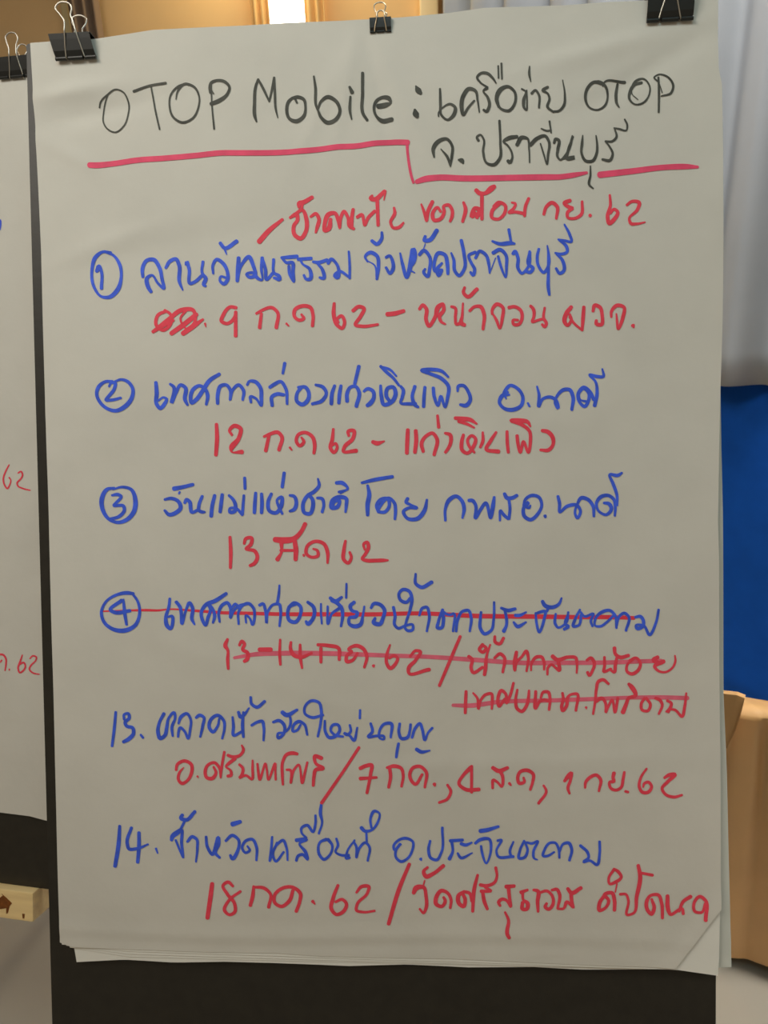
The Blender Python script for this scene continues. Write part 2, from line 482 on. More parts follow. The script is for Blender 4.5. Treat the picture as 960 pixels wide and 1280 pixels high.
830 105 18 760 150 22 710 170 20 680 220 18 690 270 18 705 295 16 720 250 18 735 200 16 720 165 16 750 200 16 760 240 18 750 280 12
790 275 12 785 220 16 805 175 18 835 160 18 855 190 18 855 250 14 880 200 14 920 175 18 940 170 16
O 290 720
40 288 12 40 215 14 65 175 16 100 165 18 128 190 16 122 290 14 105 250 12 85 235 12 85 280 10
0 190 14 20 168 16 40 190 14
165 175 16 185 165 16 200 200 16 208 280 14 215 215 14 250 170 14 285 170 16 292 200 16 286 300 12
285 55 10 282 100 14 272 165 16
390 165 16 345 185 18 335 225 18 345 265 20 380 275 20 410 235 18 410 180 18 375 160 18 340 185 14
455 155 16 490 185 20 495 230 20 480 265 20 455 285 22 445 270 14
535 165 10 535 220 12 540 285 10
590 130 18 620 150 22 660 125 14
600 145 20 630 160 20 660 195 20 665 230 18 655 300 12
575 180 12 578 285 14 600 225 14 640 195 16 660 180 14
688 45 12 686 130 12
735 155 18 710 180 20 720 205 18 755 220 18 745 240 20 705 250 16 705 285 18 740 300 22 770 290 22 785 240 14 795 180 10
835 190 14 850 165 18 890 170 20 915 200 20 905 255 20 890 285 22 850 275 22 860 250 14
O 470 720
238 -15 12 240 45 18 270 65 20 335 35 20
105 185 16 115 240 16 112 290 16 130 310 16 180 295 14 220 290 14 220 320 16 190 325 16 175 310 14 180 280 14 205 200 16 215 130 18 200 90 18 160 80 18 138 105 16 150 145 18 185 155 18 205 130 14
260 235 12 280 190 16 305 185 16 318 220 16 305 330 12
400 200 16 375 270 16 370 310 18 390 310 18 405 260 18 405 215 16 420 225 14 450 230 14 460 225 14 462 330 12
480 330 14 490 260 16 520 210 16 555 205 16 570 245 16 562 330 12
630 215 14 625 260 16 625 310 18 650 345 18 690 325 16 705 260 14 708 155 12
750 190 14 790 205 20 835 195 16
770 200 14 780 240 16 780 300 16 765 330 20
835 235 18 860 235 18 900 215 10
825 275 12 845 300 20 900 275 10
O 660 720
45 225 14 70 215 16 100 210 16 95 260 16 65 335 14 50 280 14 45 220 12
85 150 18 100 175 22 150 185 20 185 165 16 200 130 10
120 190 16 112 210 14
165 225 12 162 285 16 175 305 14 230 275 12 240 215 12
238 225 10 225 290 16 240 300 18 215 318 16
310 200 12 280 260 16 270 300 16 300 295 14 318 230 16
315 215 12 335 240 14 390 225 14 375 270 14 385 300 12
515 230 14 470 275 14 430 300 14 400 295 12 400 260 14 440 215 18 490 205 16 518 232 16 528 310 12
528 300 12 545 240 16 575 220 16 600 240 16 585 325 14
640 245 14 670 240 18 690 270 18 685 300 18 650 310 20 645 295 14 690 295 14 725 350 16 765 275 14 780 200 14
G date red 110 720 4.8
838 378 14 825 420 22 838 440 16 840 500 18 843 555 14
O 290 720
45 415 14 60 390 18 75 405 18 65 440 18 95 460 20 90 500 22 75 510 18
165 440 22 235 440 24
290 380 12 288 480 16 292 530 14
355 395 14 352 430 18 370 470 22 410 485 20 480 460 14
410 410 14 412 490 18 422 550 12
515 410 16 580 415 20 640 430 20 645 500 16
535 430 18 535 515 16
755 460 14 720 505 18 690 510 20 690 475 18 720 450 16 700 440 14 745 415 20 790 435 20 810 480 18 795 545 14
850 535 18 852 542 10
O 470 720
85 410 10 68 460 16 65 520 18 85 550 20 120 520 18 130 490 16 110 475 16 80 490 14
205 480 14 240 445 16 265 450 18 240 500 18 195 555 20 195 572 18 320 558 20
505 360 16 450 490 18 380 655 16
555 480 18 575 495 18 570 550 18 580 575 18 640 545 16
640 410 20 620 440 18 640 455 18 660 430 18 640 412 14
685 410 10 665 470 14 655 560 20 650 590 18
712 360 14 715 395 18 740 405 18 765 370 16
710 490 14 745 465 18 765 480 18 760 575 14
O 560 800
410 70 18 400 130 22 400 180 16 410 130 16 440 100 14 470 65 18 480 100 16 470 185 12
497 180 10 500 140 14 530 100 18 560 100 18 575 130 16 575 175 12
625 95 22 650 115 22 720 100 18 765 105 18 772 140 14 770 195 10
660 120 20 665 180 18 640 160 14 620 145 14 600 160 14 595 205 12
830 120 14 855 105 18 875 130 18 865 180 16 845 210 16 835 190 16
O 680 800
360 100 14 360 160 16 355 185 16 400 170 14
420 45 20 425 80 18 450 100 20 505 90 18
435 100 14 425 150 18 418 190 16 400 180 12
535 110 14 495 150 14 495 185 16 520 200 18 560 180 18 575 135 16 550 105 16 510 120 14
680 100 20 655 115 24 690 135 24 715 125 22
690 135 22 660 155 18 680 180 14 720 190 12 770 160 12 785 120 12 782 90 8
G place red 560 800 4.8
108 305 16 105 370 18 103 435 16
150 315 10 175 345 14 182 410 14 195 360 14 225 325 16 260 320 16 265 360 16 262 410 12
392 255 14 372 330 16 350 375 16 345 320 16 320 300 18 300 340 18 305 395 16 340 350 14
415 295 12 405 360 16 415 410 18 440 425 18 470 390 18 482 340 16 485 300 12
525 305 16 525 405 18 550 365 16 575 355 16 605 365 16
555 345 12 570 310 16 600 310 18 610 340 16 605 415 14
685 315 14 690 350 16 680 400 18 685 420 18 710 390 18 715 345 18 725 330 14 770 320 16 765 420 14
826 400 14 828 410 6
O 680 800
385 260 14 350 235 18 325 245 18 312 290 16 305 360 14 292 440 12
310 365 18 345 345 18 365 370 16 368 430 12 385 390 14 405 355 14 422 430 14 440 345 16
505 260 16 520 275 24 545 330 20 505 345 18 490 380 20 470 430 24
600 345 16 580 380 16 585 415 16 620 420 16 635 385 16 610 345 16
665 345 16 690 355 18 705 380 16 685 440 12
735 360 14 760 375 16 750 410 18 735 430 22 745 415 14 780 415 14 825 455 16 840 400 16 850 315 10
G strike strike 0 0 1
128.8 763.8 1.7 166 762.7 2.5 183 762.5 3 200 762.7 2.5 208 761.7 2 243 763.3 3 277 765.8 3.8 310 766.5 4 350 767.5 4.5 400 767.5 5 470 767.5 5 522 766.3 4.8 595 769.6 5.4 668 770.4 5.4 722 771 5 764 771 5 792 772 4.5
G strike strike 0 0 1
293 822 3.5 321 817.5 5.4 352.5 816.3 5.8 404.6 816.3 5.8 490 819 5 532.5 820.4 5 595 824.5 5.4 647 828 5.4 700 828 5.4 760 827.6 5.2 805 826 5 826 825.5 5
G strike strike 0 0 1
566 881 4 587 881.5 5.4 622.5 877 5 685 875 5 742 873 4.8 780 871.5 4.6 826 871 5 859 872 5
G heading blue 120 870 4.8
120 95 14 110 200 16 97 300 14
170 140 14 170 110 14 195 105 16 200 130 18 175 160 18 185 180 18 220 190 18 225 225 20 200 255 22 165 275 18
268 232 12 282 250 14
408 105 18 380 160 16 372 220 20 385 255 20 410 240 20 425 185 18 435 135 14 470 100 16 475 120 14 455 190 16 460 240 12
495 165 12 510 125 18 545 105 16 568 140 14 565 200 14 552 255 14 530 210 14 505 190 16 495 215 14 492 245 12
600 130 14 620 115 18 645 125 16 640 180 16 625 245 12
740 135 12 730 180 14 700 215 18 680 190 18 690 140 18 730 115 18 768 150 16 770 200 14 757 255 12
820 125 12 825 180 16 825 235 16 880 210 14
855 95 16 870 125 20 885 115 18 920 70 8
885 95 12 880 180 18 885 245 14
O 300 870
65 5 14 70 45 16 100 65 18 150 30 16
70 175 14 105 155 16 135 150 18 143 180 16 142 265 12
200 155 14 235 145 18 265 170 18 270 200 16 250 240 16 230 250 16 228 225 14 270 215 12 300 180 14 305 140 14 298 110 12
255 95 22 275 110 24 345 80 14
365 170 12 340 205 14 320 210 14 325 170 16 355 150 18 385 165 16 405 230 12
500 110 14 430 125 16 390 100 14 390 65 14 430 25 16 475 35 16 490 90 16 485 160 14 468 240 12
510 145 12 515 215 16 535 245 18 570 240 18 600 195 16 590 170 16 560 170 16 545 200 14 570 230 14 620 240 12
660 170 12 665 210 14 640 230 14 625 218 12 660 235 14 682 262 16 705 185 10
722 80 12 720 130 12
785 160 14 795 210 16 770 240 16 830 235 14 865 240 14 865 255 12 840 250 12 840 200 14 865 165 16 905 160 18 905 245 12
O 430 890
335 65 14 330 120 16 345 155 18 380 150 18 395 110 14 400 70 14
408 150 14 430 90 16 455 65 16 470 100 16 485 165 14 505 120 12 530 92 14
328 185 14 320 225 16 314 268 14
435 220 20 460 235 20 515 228 8
G date red 120 870 4.8
480 445 14 485 415 16 530 390 18 570 410 18 570 470 18 545 510 16 515 525 18 495 505 16 500 460 14 525 430 6
608 482 12 613 490 6
705 425 12 720 460 16 695 495 20 665 490 18 655 450 18 670 415 16 710 400 16 740 430 16 748 490 10
770 335 14 755 420 14 748 490 10
790 355 16 820 365 18 870 350 16 885 320 16 875 295 10
835 375 18 790 410 16 780 420 12 810 450 14 810 475 18 790 480 16
860 410 14 880 430 16 870 480 16 860 490 14 900 475 14 935 498 14 940 430 14 940 385 10
O 300 870
105 405 12 110 450 14 118 500 14 155 405 12 162 440 12 170 500 12 213 405 14 213 440 12 215 500 12
345 345 16 320 340 20 280 350 18 258 390 16 255 470 16 258 530 12
280 440 12 300 440 14 305 520 12 325 440 14 350 410 12 375 520 14 390 460 14 405 395 12
490 370 22 450 358 20 455 400 16 500 430 20 455 440 20 445 480 18 440 535 16
715 305 16 640 420 16 490 640 18
722 430 20 755 415 20 790 410 20 785 460 18 762 580 16
722 492 20 820 485 14
O 430 890
258 330 14 300 320 20 345 335 18 355 370 16 345 445 14
275 335 18 280 380 18 268 450 16
470 370 14 425 430 18 405 410 18 395 370 18 415 330 18 455 322 18 490 350 18 485 450 14
542 430 20 545 440 12
620 435 14 640 470 16 620 520 16 570 542 14
760 330 24 720 370 18 690 430 18 730 462 20 810 462 20
765 320 16 765 480 16
O 600 920
75 185 20 110 205 24 165 185 18
120 205 20 135 240 18 128 300 14 105 275 14 80 260 16 75 310 14
175 280 16 185 292 10
260 245 12 265 270 16 235 280 18 225 250 18 240 210 18 280 200 20 318 225 18 315 270 16 300 318 14
380 292 12 395 320 14 350 400 16
505 265 16 535 225 22 545 215 18 540 260 16 525 310 16 535 340 12
628 305 12 630 275 16 660 240 18 695 228 18 718 250 18 710 325 12
800 215 20 795 245 18 800 265 18 775 270 16 780 305 16 810 318 16 840 305 16 855 250 16 862 210 14
868 325 14 885 330 14
O 700 920
515 190 12 480 245 14 472 300 16 490 330 18 525 330 18 545 295 16 525 270 16 500 280 14 495 300 10
622 245 14 650 228 20 685 225 20 640 270 18 608 310 16 625 340 16 680 360 16 728 348 12
G heading blue 130 1000 4.8
95 155 16 88 270 22 68 395 20
165 165 16 140 260 18 150 290 18 200 290 16 265 265 10
210 195 18 210 280 20 203 372 18
312 290 12 322 318 8
405 240 18 410 220 24 440 195 26 460 180 20 465 260 16 475 345 10 455 300 12 430 240 12
470 90 18 460 108 20 490 120 20 545 70 18
482 130 14 455 185 14
500 250 14 530 220 18 555 235 16 560 290 14 552 370 10
612 220 14 620 280 16 650 325 18 675 260 20 685 225 20 690 260 16 670 320 16 695 345 14
730 245 14 770 212 18 805 235 16 800 310 18 770 350 20 758 330 14
770 145 26 818 130 20
860 275 10 875 300 14 850 315 14 830 290 14 850 245 16 890 235 16 915 280 16 915 360 12
O 310 1000
145 220 12 140 290 14 130 365 10 180 260 14 210 240 16 230 280 14 238 360 10
175 255 14 150 330 14 165 365 14 215 310 12
290 240 20 350 235 20 310 260 12 345 310 18 358 355 14 325 325 16 300 335 16 290 362 14
350 225 12 322 195 12 320 170 14 355 150 16 390 190 14 405 140 14 405 90 12
440 25 14 435 80 18 445 130 12 425 200 12
470 235 18 435 250 14 430 330 16 455 355 16 490 330 14 505 270 14 480 235 18
530 230 12 540 270 14 525 310 12 560 330 14 605 330 14
640 240 10 595 310 12 590 350 14 610 345 14
635 250 12 650 280 14 650 345 12 670 285 14 705 255 14 725 275 14 718 365 12
680 165 20 700 185 18 740 180 14 775 140 14 785 75 12 760 65 16 735 110 14 740 165 12
710 190 12 712 250 12
O 470 1000
145 265 16 110 300 14 105 280 14 130 245 14 180 230 16 220 250 14 215 310 14 185 355 14 150 370 16 120 345 14 125 290 14 150 265 10
268 355 18 272 362 10
325 245 12 315 300 16 330 350 16 365 360 16 390 320 14 398 165 14
445 245 18 520 240 16
455 255 16 460 310 14 440 355 20
510 262 18 535 270 18 575 255 10
490 320 12 505 345 16 578 318 8
595 260 14 620 240 18 680 235 16 690 290 14 660 380 10 635 310 14 630 275 12
625 185 22 660 180 22 735 157 14
O 600 1010
105 195 14 125 190 14 98 260 12 105 285 14 200 290 16
200 200 10 180 270 14 190 290 12
265 195 14 240 250 14 235 300 16 265 295 16 285 250 14 275 205 12 310 210 14 345 195 12 320 260 14 325 300 12 345 308 6
445 260 10 400 285 14 378 285 14 385 250 14 420 205 14 450 205 14 470 240 14 475 295 12
475 260 12 500 210 14 530 205 18 548 240 16 535 310 14
600 220 16 645 265 16 650 290 14 620 318 16 655 310 14 700 335 16 715 270 14 715 195 14
G date red 130 1000 4.8
650 500 22 640 580 24 622 705 22
775 515 14 745 490 18 715 510 16 740 560 18 785 620 18 785 670 18 755 685 16 725 660 18 750 600 16 820 545 14
O 310 1000
35 515 14 30 570 20 15 630 18
40 520 14 95 525 18 135 560 16 125 640 18
270 540 18 250 600 20 200 635 18 160 610 18 160 570 18 200 530 18 265 520 18 315 560 20 310 610 18 290 665 18
388 605 18 402 622 8
540 510 16 510 590 20 500 650 20 530 685 18 575 665 20 590 620 18 565 595 16 525 610 14
650 555 12 680 520 18 725 520 18 715 560 16 655 625 16 650 660 16 690 672 14 760 665 12
O 470 1000
200 385 18 140 530 22 75 745 20
225 560 20 240 530 28 285 525 20 300 580 18 300 650 18 285 680 14 262 655 12
310 405 14 285 430 18 300 460 24 340 445 20 405 395 20
292 485 8 285 510 8
405 585 14 415 605 18 395 640 18 360 625 22 360 590 22 395 545 20 430 560 18 450 600 16 445 650 14
530 550 16 495 575 22 500 625 22 525 640 20 535 600 20 520 555 16 560 560 18 575 610 14
610 450 14 590 530 20 580 670 16
625 510 18 660 515 18 715 490 16 725 460 14 718 405 16
655 525 14 690 545 14 630 548 18
640 555 18 650 610 20 668 655 16
780 520 22 830 515 18
795 530 20 800 580 18 808 640 14 780 600 16 755 595 18 735 615 18 745 635 14
O 600 1010
150 625 12 170 670 16 165 760 20 175 778 18
245 505 20 285 490 14
255 510 16 260 550 14 285 570 22 280 605 20 255 605 20 255 565 18
320 490 14 345 495 20 345 560 20 348 620 14
360 505 14 400 495 16 430 520 16 435 580 18 410 605 18 390 590 18 400 570 14
430 490 14 460 485 18 475 510 18 465 600 14
525 480 18 545 505 22 605 475 20
545 510 20 550 560 18 560 595 12 520 560 18 500 600 14 465 602 12
745 520 18 715 570 20 715 610 20 745 600 16 770 550 18 745 515 18 790 505 20 805 550 20 805 610 18
800 365 16 770 420 14 775 450 14 810 440 18 845 410 16 825 375 18 800 360 14
820 450 8 810 500 8
O 710 1020
310 465 14 345 465 14 360 500 14 355 590 14 390 580 14 410 480 20 430 350 22 418 290 18
430 335 14 505 350 16
500 495 14 515 550 20 500 585 20 475 560 20 470 510 20 490 475 16 540 470 18 560 520 18 565 610 16
595 475 20 600 560 22 610 585 18 685 555 16 690 585 16
665 570 14 690 510 18 735 480 20
820 520 10 800 575 14 760 570 16 755 520 16 790 480 18 820 500 18 822 620 20
"""
STROKES_LEFT = """
G other blue 0 240 16
-90 560 30 10 560 30 20 640 34 5 760 26
G other red 0 570 16
190 175 24 120 310 32 75 460 34 100 580 32 155 650 34 200 580 30 220 470 26 190 430 30
370 340 30 430 310 34 460 370 34 420 460 34 350 540 34 360 590 32 470 650 30 610 685 26
G other red 0 800 16
40 400 30 10 440 30 -30 420 30 -50 350 30 -10 290 40 60 290 40 125 380 36 125 480 34 105 610 26
190 580 30 192 600 26
450 300 26 400 450 40 365 560 36 400 650 36 470 610 36 510 510 34 480 450 36 400 480 40
600 370 24 660 315 32 730 340 34 720 400 30 620 510 34 590 580 34 650 650 34 790 685 24
"""
# ---------------------------------------------------------------- materials
M_paper = mat('chart_paper', hexlin(220, 216, 207), 0.85, 0.035, 9, 0.22, 28, spec=0.1)
M_paper_lit = mat('chart_paper_lit', hexlin(240, 238, 230), 0.85, 0.02, 9, 0.10, 45, spec=0.1)  # whiter paper colour paints in the brighter light at the turned corner
M_paper2 = mat('chart_paper_back', hexlin(214, 216, 208), 0.85, 0.03, 9, 0.10, 45, spec=0.1)
M_board = mat('black_board', (0.020, 0.017, 0.012, 1), 0.45, 0.15, 60, 0.05, 150, spec=0.5)
M_clip = mat('clip_black', (0.012, 0.013, 0.012, 1), 0.38, spec=0.5)
M_wire = mat('clip_wire', (0.60, 0.57, 0.50, 1), 0.35, metallic=1.0)
M_brass = mat('clip_wire_warm', (0.80, 0.66, 0.48, 1), 0.32, metallic=1.0)
M_black = mat('ink_black', hexlin(84, 84, 78), 0.6, 0.25, 70, spec=0.2)
M_blue = mat('ink_blue', hexlin(70, 104, 240), 0.55, 0.20, 80, spec=0.2)
M_red = mat('ink_red', hexlin(255, 76, 96), 0.55, 0.14, 80, spec=0.2)
M_pink = mat('ink_underline', hexlin(244, 86, 122), 0.55, 0.10, 60, spec=0.2)
M_pine = mat('pine', hexlin(248, 214, 156), 0.55, 0.12, 6, 0.05, 40, stretch=(1.5, 14, 14))
M_floor = mat('floor_tile', hexlin(174, 169, 158), 0.5, 0.06, 3, 0.02, 30)
M_strike = mat('ink_strike', hexlin(255, 74, 92), 0.55, 0.12, 60, spec=0.2)
M_strike2 = mat('ink_strike_pale', hexlin(244, 116, 140), 0.55, 0.12, 60, spec=0.2)
INK = dict(black=M_black, blue=M_blue, red=M_red, strike=M_strike)

# ---------------------------------------------------------------- the room
def plane_quad(name, pts, m, label=None):
    o = mesh_obj(name, pts, [tuple(range(len(pts)))], m, smooth=False)
    return tag(o, kind='structure', label=label)
fwd = Vector((0, 1, 0))
cam_p = CAMW.translation.copy()
YB = cam_p.y + 3.35                                  # back wall
CEIL = 3.0
M_wall = mat('wall_tan', hexlin(214, 178, 128), 0.9, 0.03, 4, 0.02, 30)
M_wallg = mat('wall_beige', hexlin(190, 168, 138), 0.9, 0.03, 4, 0.02, 30)
def on_back(px, y=YB, py=20):
    return hit_plane(px, py, Vector((0, y, 0)), Vector((0, 1, 0)))
xc = on_back(552).x                                  # corner between back wall and curtained side wall
def slab(name, a, b, z0, z1, t, m, kind='structure'):
    """vertical wall slab from a to b (xy), thickness t away from the room"""
    a = Vector((a[0], a[1], 0)); b = Vector((b[0], b[1], 0))
    d = (b - a).normalized(); n = Vector((-d.y, d.x, 0))
    bm = bmesh.new()
    vs = []
    for z in (z0, z1):
        for p in (a, b, b + n * t, a + n * t):
            vs.append(bm.verts.new((p.x, p.y, z)))
    for f in ((0, 1, 2, 3), (4, 5, 6, 7), (0, 1, 5, 4), (1, 2, 6, 5), (2, 3, 7, 6), (3, 0, 4, 7)):
        bm.faces.new([vs[i] for i in f])
    o = bm_obj(name, bm, m)
    return tag(o, kind=kind)
# right-hand wall runs obliquely from the corner towards the viewer
p_r = hit_plane(935, 895, Vector((0, 0, 0)), Vector((0, 0, 1)))
dir_r = Vector((p_r.x - xc, p_r.y - YB, 0)).normalized()
end_r = Vector((xc, YB, 0)) + dir_r * 5.2
bm = bmesh.new(); add_box(bm, (-4.2, -3.2, -0.05), (5.5, YB + 0.4, 0.0)); tag(bm_obj('floor', bm, M_floor), kind='structure')
bm = bmesh.new(); add_box(bm, (-4.2, -3.2, CEIL), (5.5, YB + 0.4, CEIL + 0.08)); tag(bm_obj('ceiling', bm, mat('ceiling_white', hexlin(210, 205, 195), 0.9)), kind='structure')
slab('wall_right', (xc, YB), (end_r.x, end_r.y), 0, CEIL, 0.12, M_wallg)
slab('wall_left', (-4.2, -1.5), (-4.2, YB), 0, CEIL, 0.12, M_wallg)
# back wall with a window opening
wx0, wx1 = on_back(322).x, on_back(397).x
wz0, wz1 = 1.0, 2.75
bm = bmesh.new()
add_box(bm, (-4.2, YB, 0), (wx0, YB + 0.12, CEIL))
add_box(bm, (wx1, YB, 0), (xc + 0.05, YB + 0.12, CEIL))
add_box(bm, (wx0, YB, 0), (wx1, YB + 0.12, wz0))
add_box(bm, (wx0, YB, wz1), (wx1, YB + 0.12, CEIL))
tag(bm_obj('wall_back', bm, M_wall), kind='structure')
# window: frame + bright pane
bm = bmesh.new()
fw = 0.035
add_box(bm, (wx0, YB + 0.03, wz0), (wx0 + fw, YB + 0.09, wz1)); add_box(bm, (wx1 - fw, YB + 0.03, wz0), (wx1, YB + 0.09, wz1))
add_box(bm, (wx0 + fw, YB + 0.03, wz0), (wx1 - fw, YB + 0.09, wz0 + fw)); add_box(bm, (wx0 + fw, YB + 0.03, wz1 - fw), (wx1 - fw, YB + 0.09, wz1))
wf = tag(bm_obj('window_1', bm, mat('window_frame', hexlin(230, 215, 190), 0.6)), kind='structure')
m_pane = bpy.data.materials.new('daylit_pane'); m_pane.use_nodes = True
b = m_pane.node_tree.nodes['Principled BSDF']
b.inputs['Base Color'].default_value = (0.9, 0.9, 0.9, 1); b.inputs['Emission Color'].default_value = (1.0, 0.96, 0.86, 1)
b.inputs['Emission Strength'].default_value = 5.0
bm = bmesh.new(); add_box(bm, (wx0 + fw, YB + 0.055, wz0 + fw), (wx1 - fw, YB + 0.062, wz1 - fw))
bm_obj('pane', bm, m_pane, wf)

def drape(name, x_of, n, z0, z1, m, label, cat, group=None, nz=14, thick=0.004):
    """hanging cloth: x_of(s, zt) -> (x, y) footprint, s in 0..1, zt 0 top .. 1 hem"""
    verts, faces = [], []
    for j in range(nz + 1):
        t = j / nz
        for i in range(n + 1):
            x, y = x_of(i / n, t)
            verts.append((x, y, z1 + (z0 - z1) * t))
    for j in range(nz):
        for i in range(n):
            a = j * (n + 1) + i
            faces.append((a, a + 1, a + n + 2, a + n + 1))
    o = mesh_obj(name, verts, faces, m)
    sm = o.modifiers.new('thickness', 'SOLIDIFY'); sm.thickness = thick; sm.offset = 0
    return tag(o, label, cat, group)
M_cream = mat('curtain_cream', hexlin(226, 186, 126), 0.9, 0.05, 8, 0.05, 120)
M_brown = mat('curtain_brown', hexlin(128, 108, 90), 0.9, 0.08, 8, 0.05, 120)
M_sheer = mat('curtain_grey', hexlin(170, 175, 182), 0.85, 0.03, 8, 0.05, 140)
def flat_curtain(name, p0, p1, waves, amp, y, m, label, z0=0.06, z1=2.85, group=None):
    x0, x1 = on_back(p0, y).x, on_back(p1, y).x
    def f(s, t):
        return x0 + (x1 - x0) * s, y + amp * math.sin(2 * math.pi * waves * s + 0.6) * (0.7 + 0.3 * t)
    return drape(name, f, 24 * max(1, int(waves)), z0, z1, m, label, 'curtain', group)
flat_curtain('window_curtain', 314, 337, 2.5, 0.016, YB - 0.06, M_cream, 'cream curtain hanging along the left side of the bright window', group='curtains of the bright window')
flat_curtain('window_curtain', 381, 406, 2.5, 0.016, YB - 0.06, M_cream, 'cream curtain hanging along the right side of the bright window', group='curtains of the bright window')
flat_curtain('brown_curtain', 86, 125, 3.0, 0.02, YB - 0.06, M_brown, 'dark brown curtain strip rising behind the left black binder clip')
# cream door jamb at the end of the back wall
x0, x1 = on_back(525, YB - 0.03).x, on_back(548, YB - 0.03).x
bm = bmesh.new(); add_box(bm, (x0, YB - 0.05, 0), (x1, YB, CEIL), 0.006)
tag(bm_obj('trim_1', bm, mat('jamb_cream', hexlin(250, 226, 178), 0.6)), kind='structure')
x0, x1 = on_back(79, YB - 0.02).x, on_back(87, YB - 0.02).x
bm = bmesh.new(); add_box(bm, (x0, YB - 0.03, 0), (x1, YB, CEIL), 0.004)
tag(bm_obj('trim_2', bm, mat('jamb_olive', hexlin(190, 172, 128), 0.7)), kind='structure')

# pale curtain gathered along the oblique right wall, ending above the blue cloth
n_r = Vector((dir_r.y, -dir_r.x, 0))
if (cam_p - Vector((xc, YB, 0))).dot(n_r) < 0: n_r = -n_r
base_r = Vector((xc, YB, 0)) + n_r * 0.15
LEN_R = 4.4
def wall_s(px, py, off):
    p = hit_plane(px, py, Vector((xc, YB, 0)) + n_r * off, n_r)
    return (p - Vector((xc, YB, 0))).dot(dir_r), p.z
s_hem, z_hem = wall_s(930, 482, 0.15)
def f_sheer(s, t):
    L = 0.20 + (LEN_R - 0.20) * s
    u = L * 2 * math.pi
    # the pleats sweep a little sideways towards the hem
    Lx = L
    w = 0.028 * math.sin(u / 0.17 + 0.9 * t) + 0.016 * math.sin(u / 0.41 + 1.3 - 1.1 * t) + 0.006 * math.sin(u / 0.083 + 2.0 * t)
    p = base_r + dir_r * Lx + n_r * (w * (0.75 + 0.45 * t))
    return p.x, p.y
drape('long_curtain', f_sheer, 560, z_hem, 2.9, M_sheer, 'long pale grey pleated curtain above the blue cloth, right of the chart', 'curtain', nz=20)
M_bluecloth = mat('blue_cloth', (0.008, 0.115, 0.62, 1), 0.75, 0.06, 14, 0.05, 200, spec=0.15)
off_b = 0.05
def f_bl(s, t):
    L = 0.1 + (LEN_R - 0.1) * s
    p = Vector((xc, YB, 0)) + n_r * (off_b + 0.004 * math.sin(L * 9)) + dir_r * L
    return p.x, p.y
drape('blue_cloth', f_bl, 80, 0.01, z_hem + 0.03, M_bluecloth, 'deep blue cloth covering the wall below the pale grey curtain', 'cloth', nz=8)

# ---------------------------------------------------------------- chair under a gold satin cover (right edge)
M_gold = mat('gold_satin', hexlin(218, 172, 116), 0.42, 0.05, 8, 0.04, 90, spec=0.5)
hem_p = hit_plane(935, 1204, Vector((0, 0, 0.03)), Vector((0, 0, 1)))
top_d = 0.0
ch_n = (cam_p - hem_p); ch_n.z = 0; ch_n.normalize()          # towards the viewer
ch_x = Vector((-ch_n.y, ch_n.x, 0))
if ch_x.x < 0: ch_x = -ch_x
tilt = 0.10
pt = hit_plane(935, 876, hem_p + ch_n * tilt, ch_n)
CH_H = pt.z - 0.025
chair_m = Matrix.Translation(hem_p + ch_x * 0.06 - Vector((0, 0, hem_p.z)))
chair_m = Matrix(((ch_x.x, -ch_n.x, 0, chair_m.translation.x), (ch_x.y, -ch_n.y, 0, chair_m.translation.y), (0, 0, 1, 0), (0, 0, 0, 1)))
chair = empty('banquet_chair', chair_m, 'chair under a gold satin cover at the right edge below the blue cloth', 'chair')
def chair_cover():
    bm = bmesh.new()
    n, nz = 260, 40
    rows = []
    # footprint: rounded loop round the back rest at the top, round the whole chair at the hem
    for j in range(nz + 1):
        t = j / nz                                         # 0 top, 1 hem
        row = []
        z = CH_H + (0.03 - CH_H) * t
        hw = 0.215 + 0.02 * t
        front = -tilt * (1 - t)                            # side nearest the viewer leans out at the top
        seat = max(0.0, min(1.0, (t - 0.36) / 0.14)); seat = seat * seat * (3 - 2 * seat)
        depth = (0.06 + 0.03 * t) * (1 - seat) + 0.47 * seat
        for i in range(n):
            a = 2 * math.pi * i / n
            ca, sa = math.cos(a), math.sin(a)
            e = 0.32 + 0.25 * t
            x = hw * math.copysign(abs(ca) ** e, ca)
            y = front + depth * 0.5 + depth * 0.5 * math.copysign(abs(sa) ** e, sa)
            fold = (0.002 + 0.007 * t) * (math.sin(a * 13 + 0.7) + 0.6 * math.sin(a * 7 + 2.1))
            x += fold * ca; y += fold * sa
            if sa < 0: y += 0.028 * math.exp(-((x + 0.085 - 0.02 * t) / 0.012) ** 2) * min(1, t * 14) * max(0, 1 - t * 0.9)
            zz = z
            if j == 0: zz -= 0.012 * (x / hw) ** 2 + 0.03 * max(0, x / hw)
            row.append(bm.verts.new((x, y, zz)))
        rows.append(row)
    for j in range(nz):
        for i in range(n):
            bm.faces.new((rows[j][i], rows[j][(i + 1) % n], rows[j + 1][(i + 1) % n], rows[j + 1][i]))
    bm.faces.new(rows[0])
    return bm
bm_obj('chair_cover', chair_cover(), M_gold, chair, smooth=True)
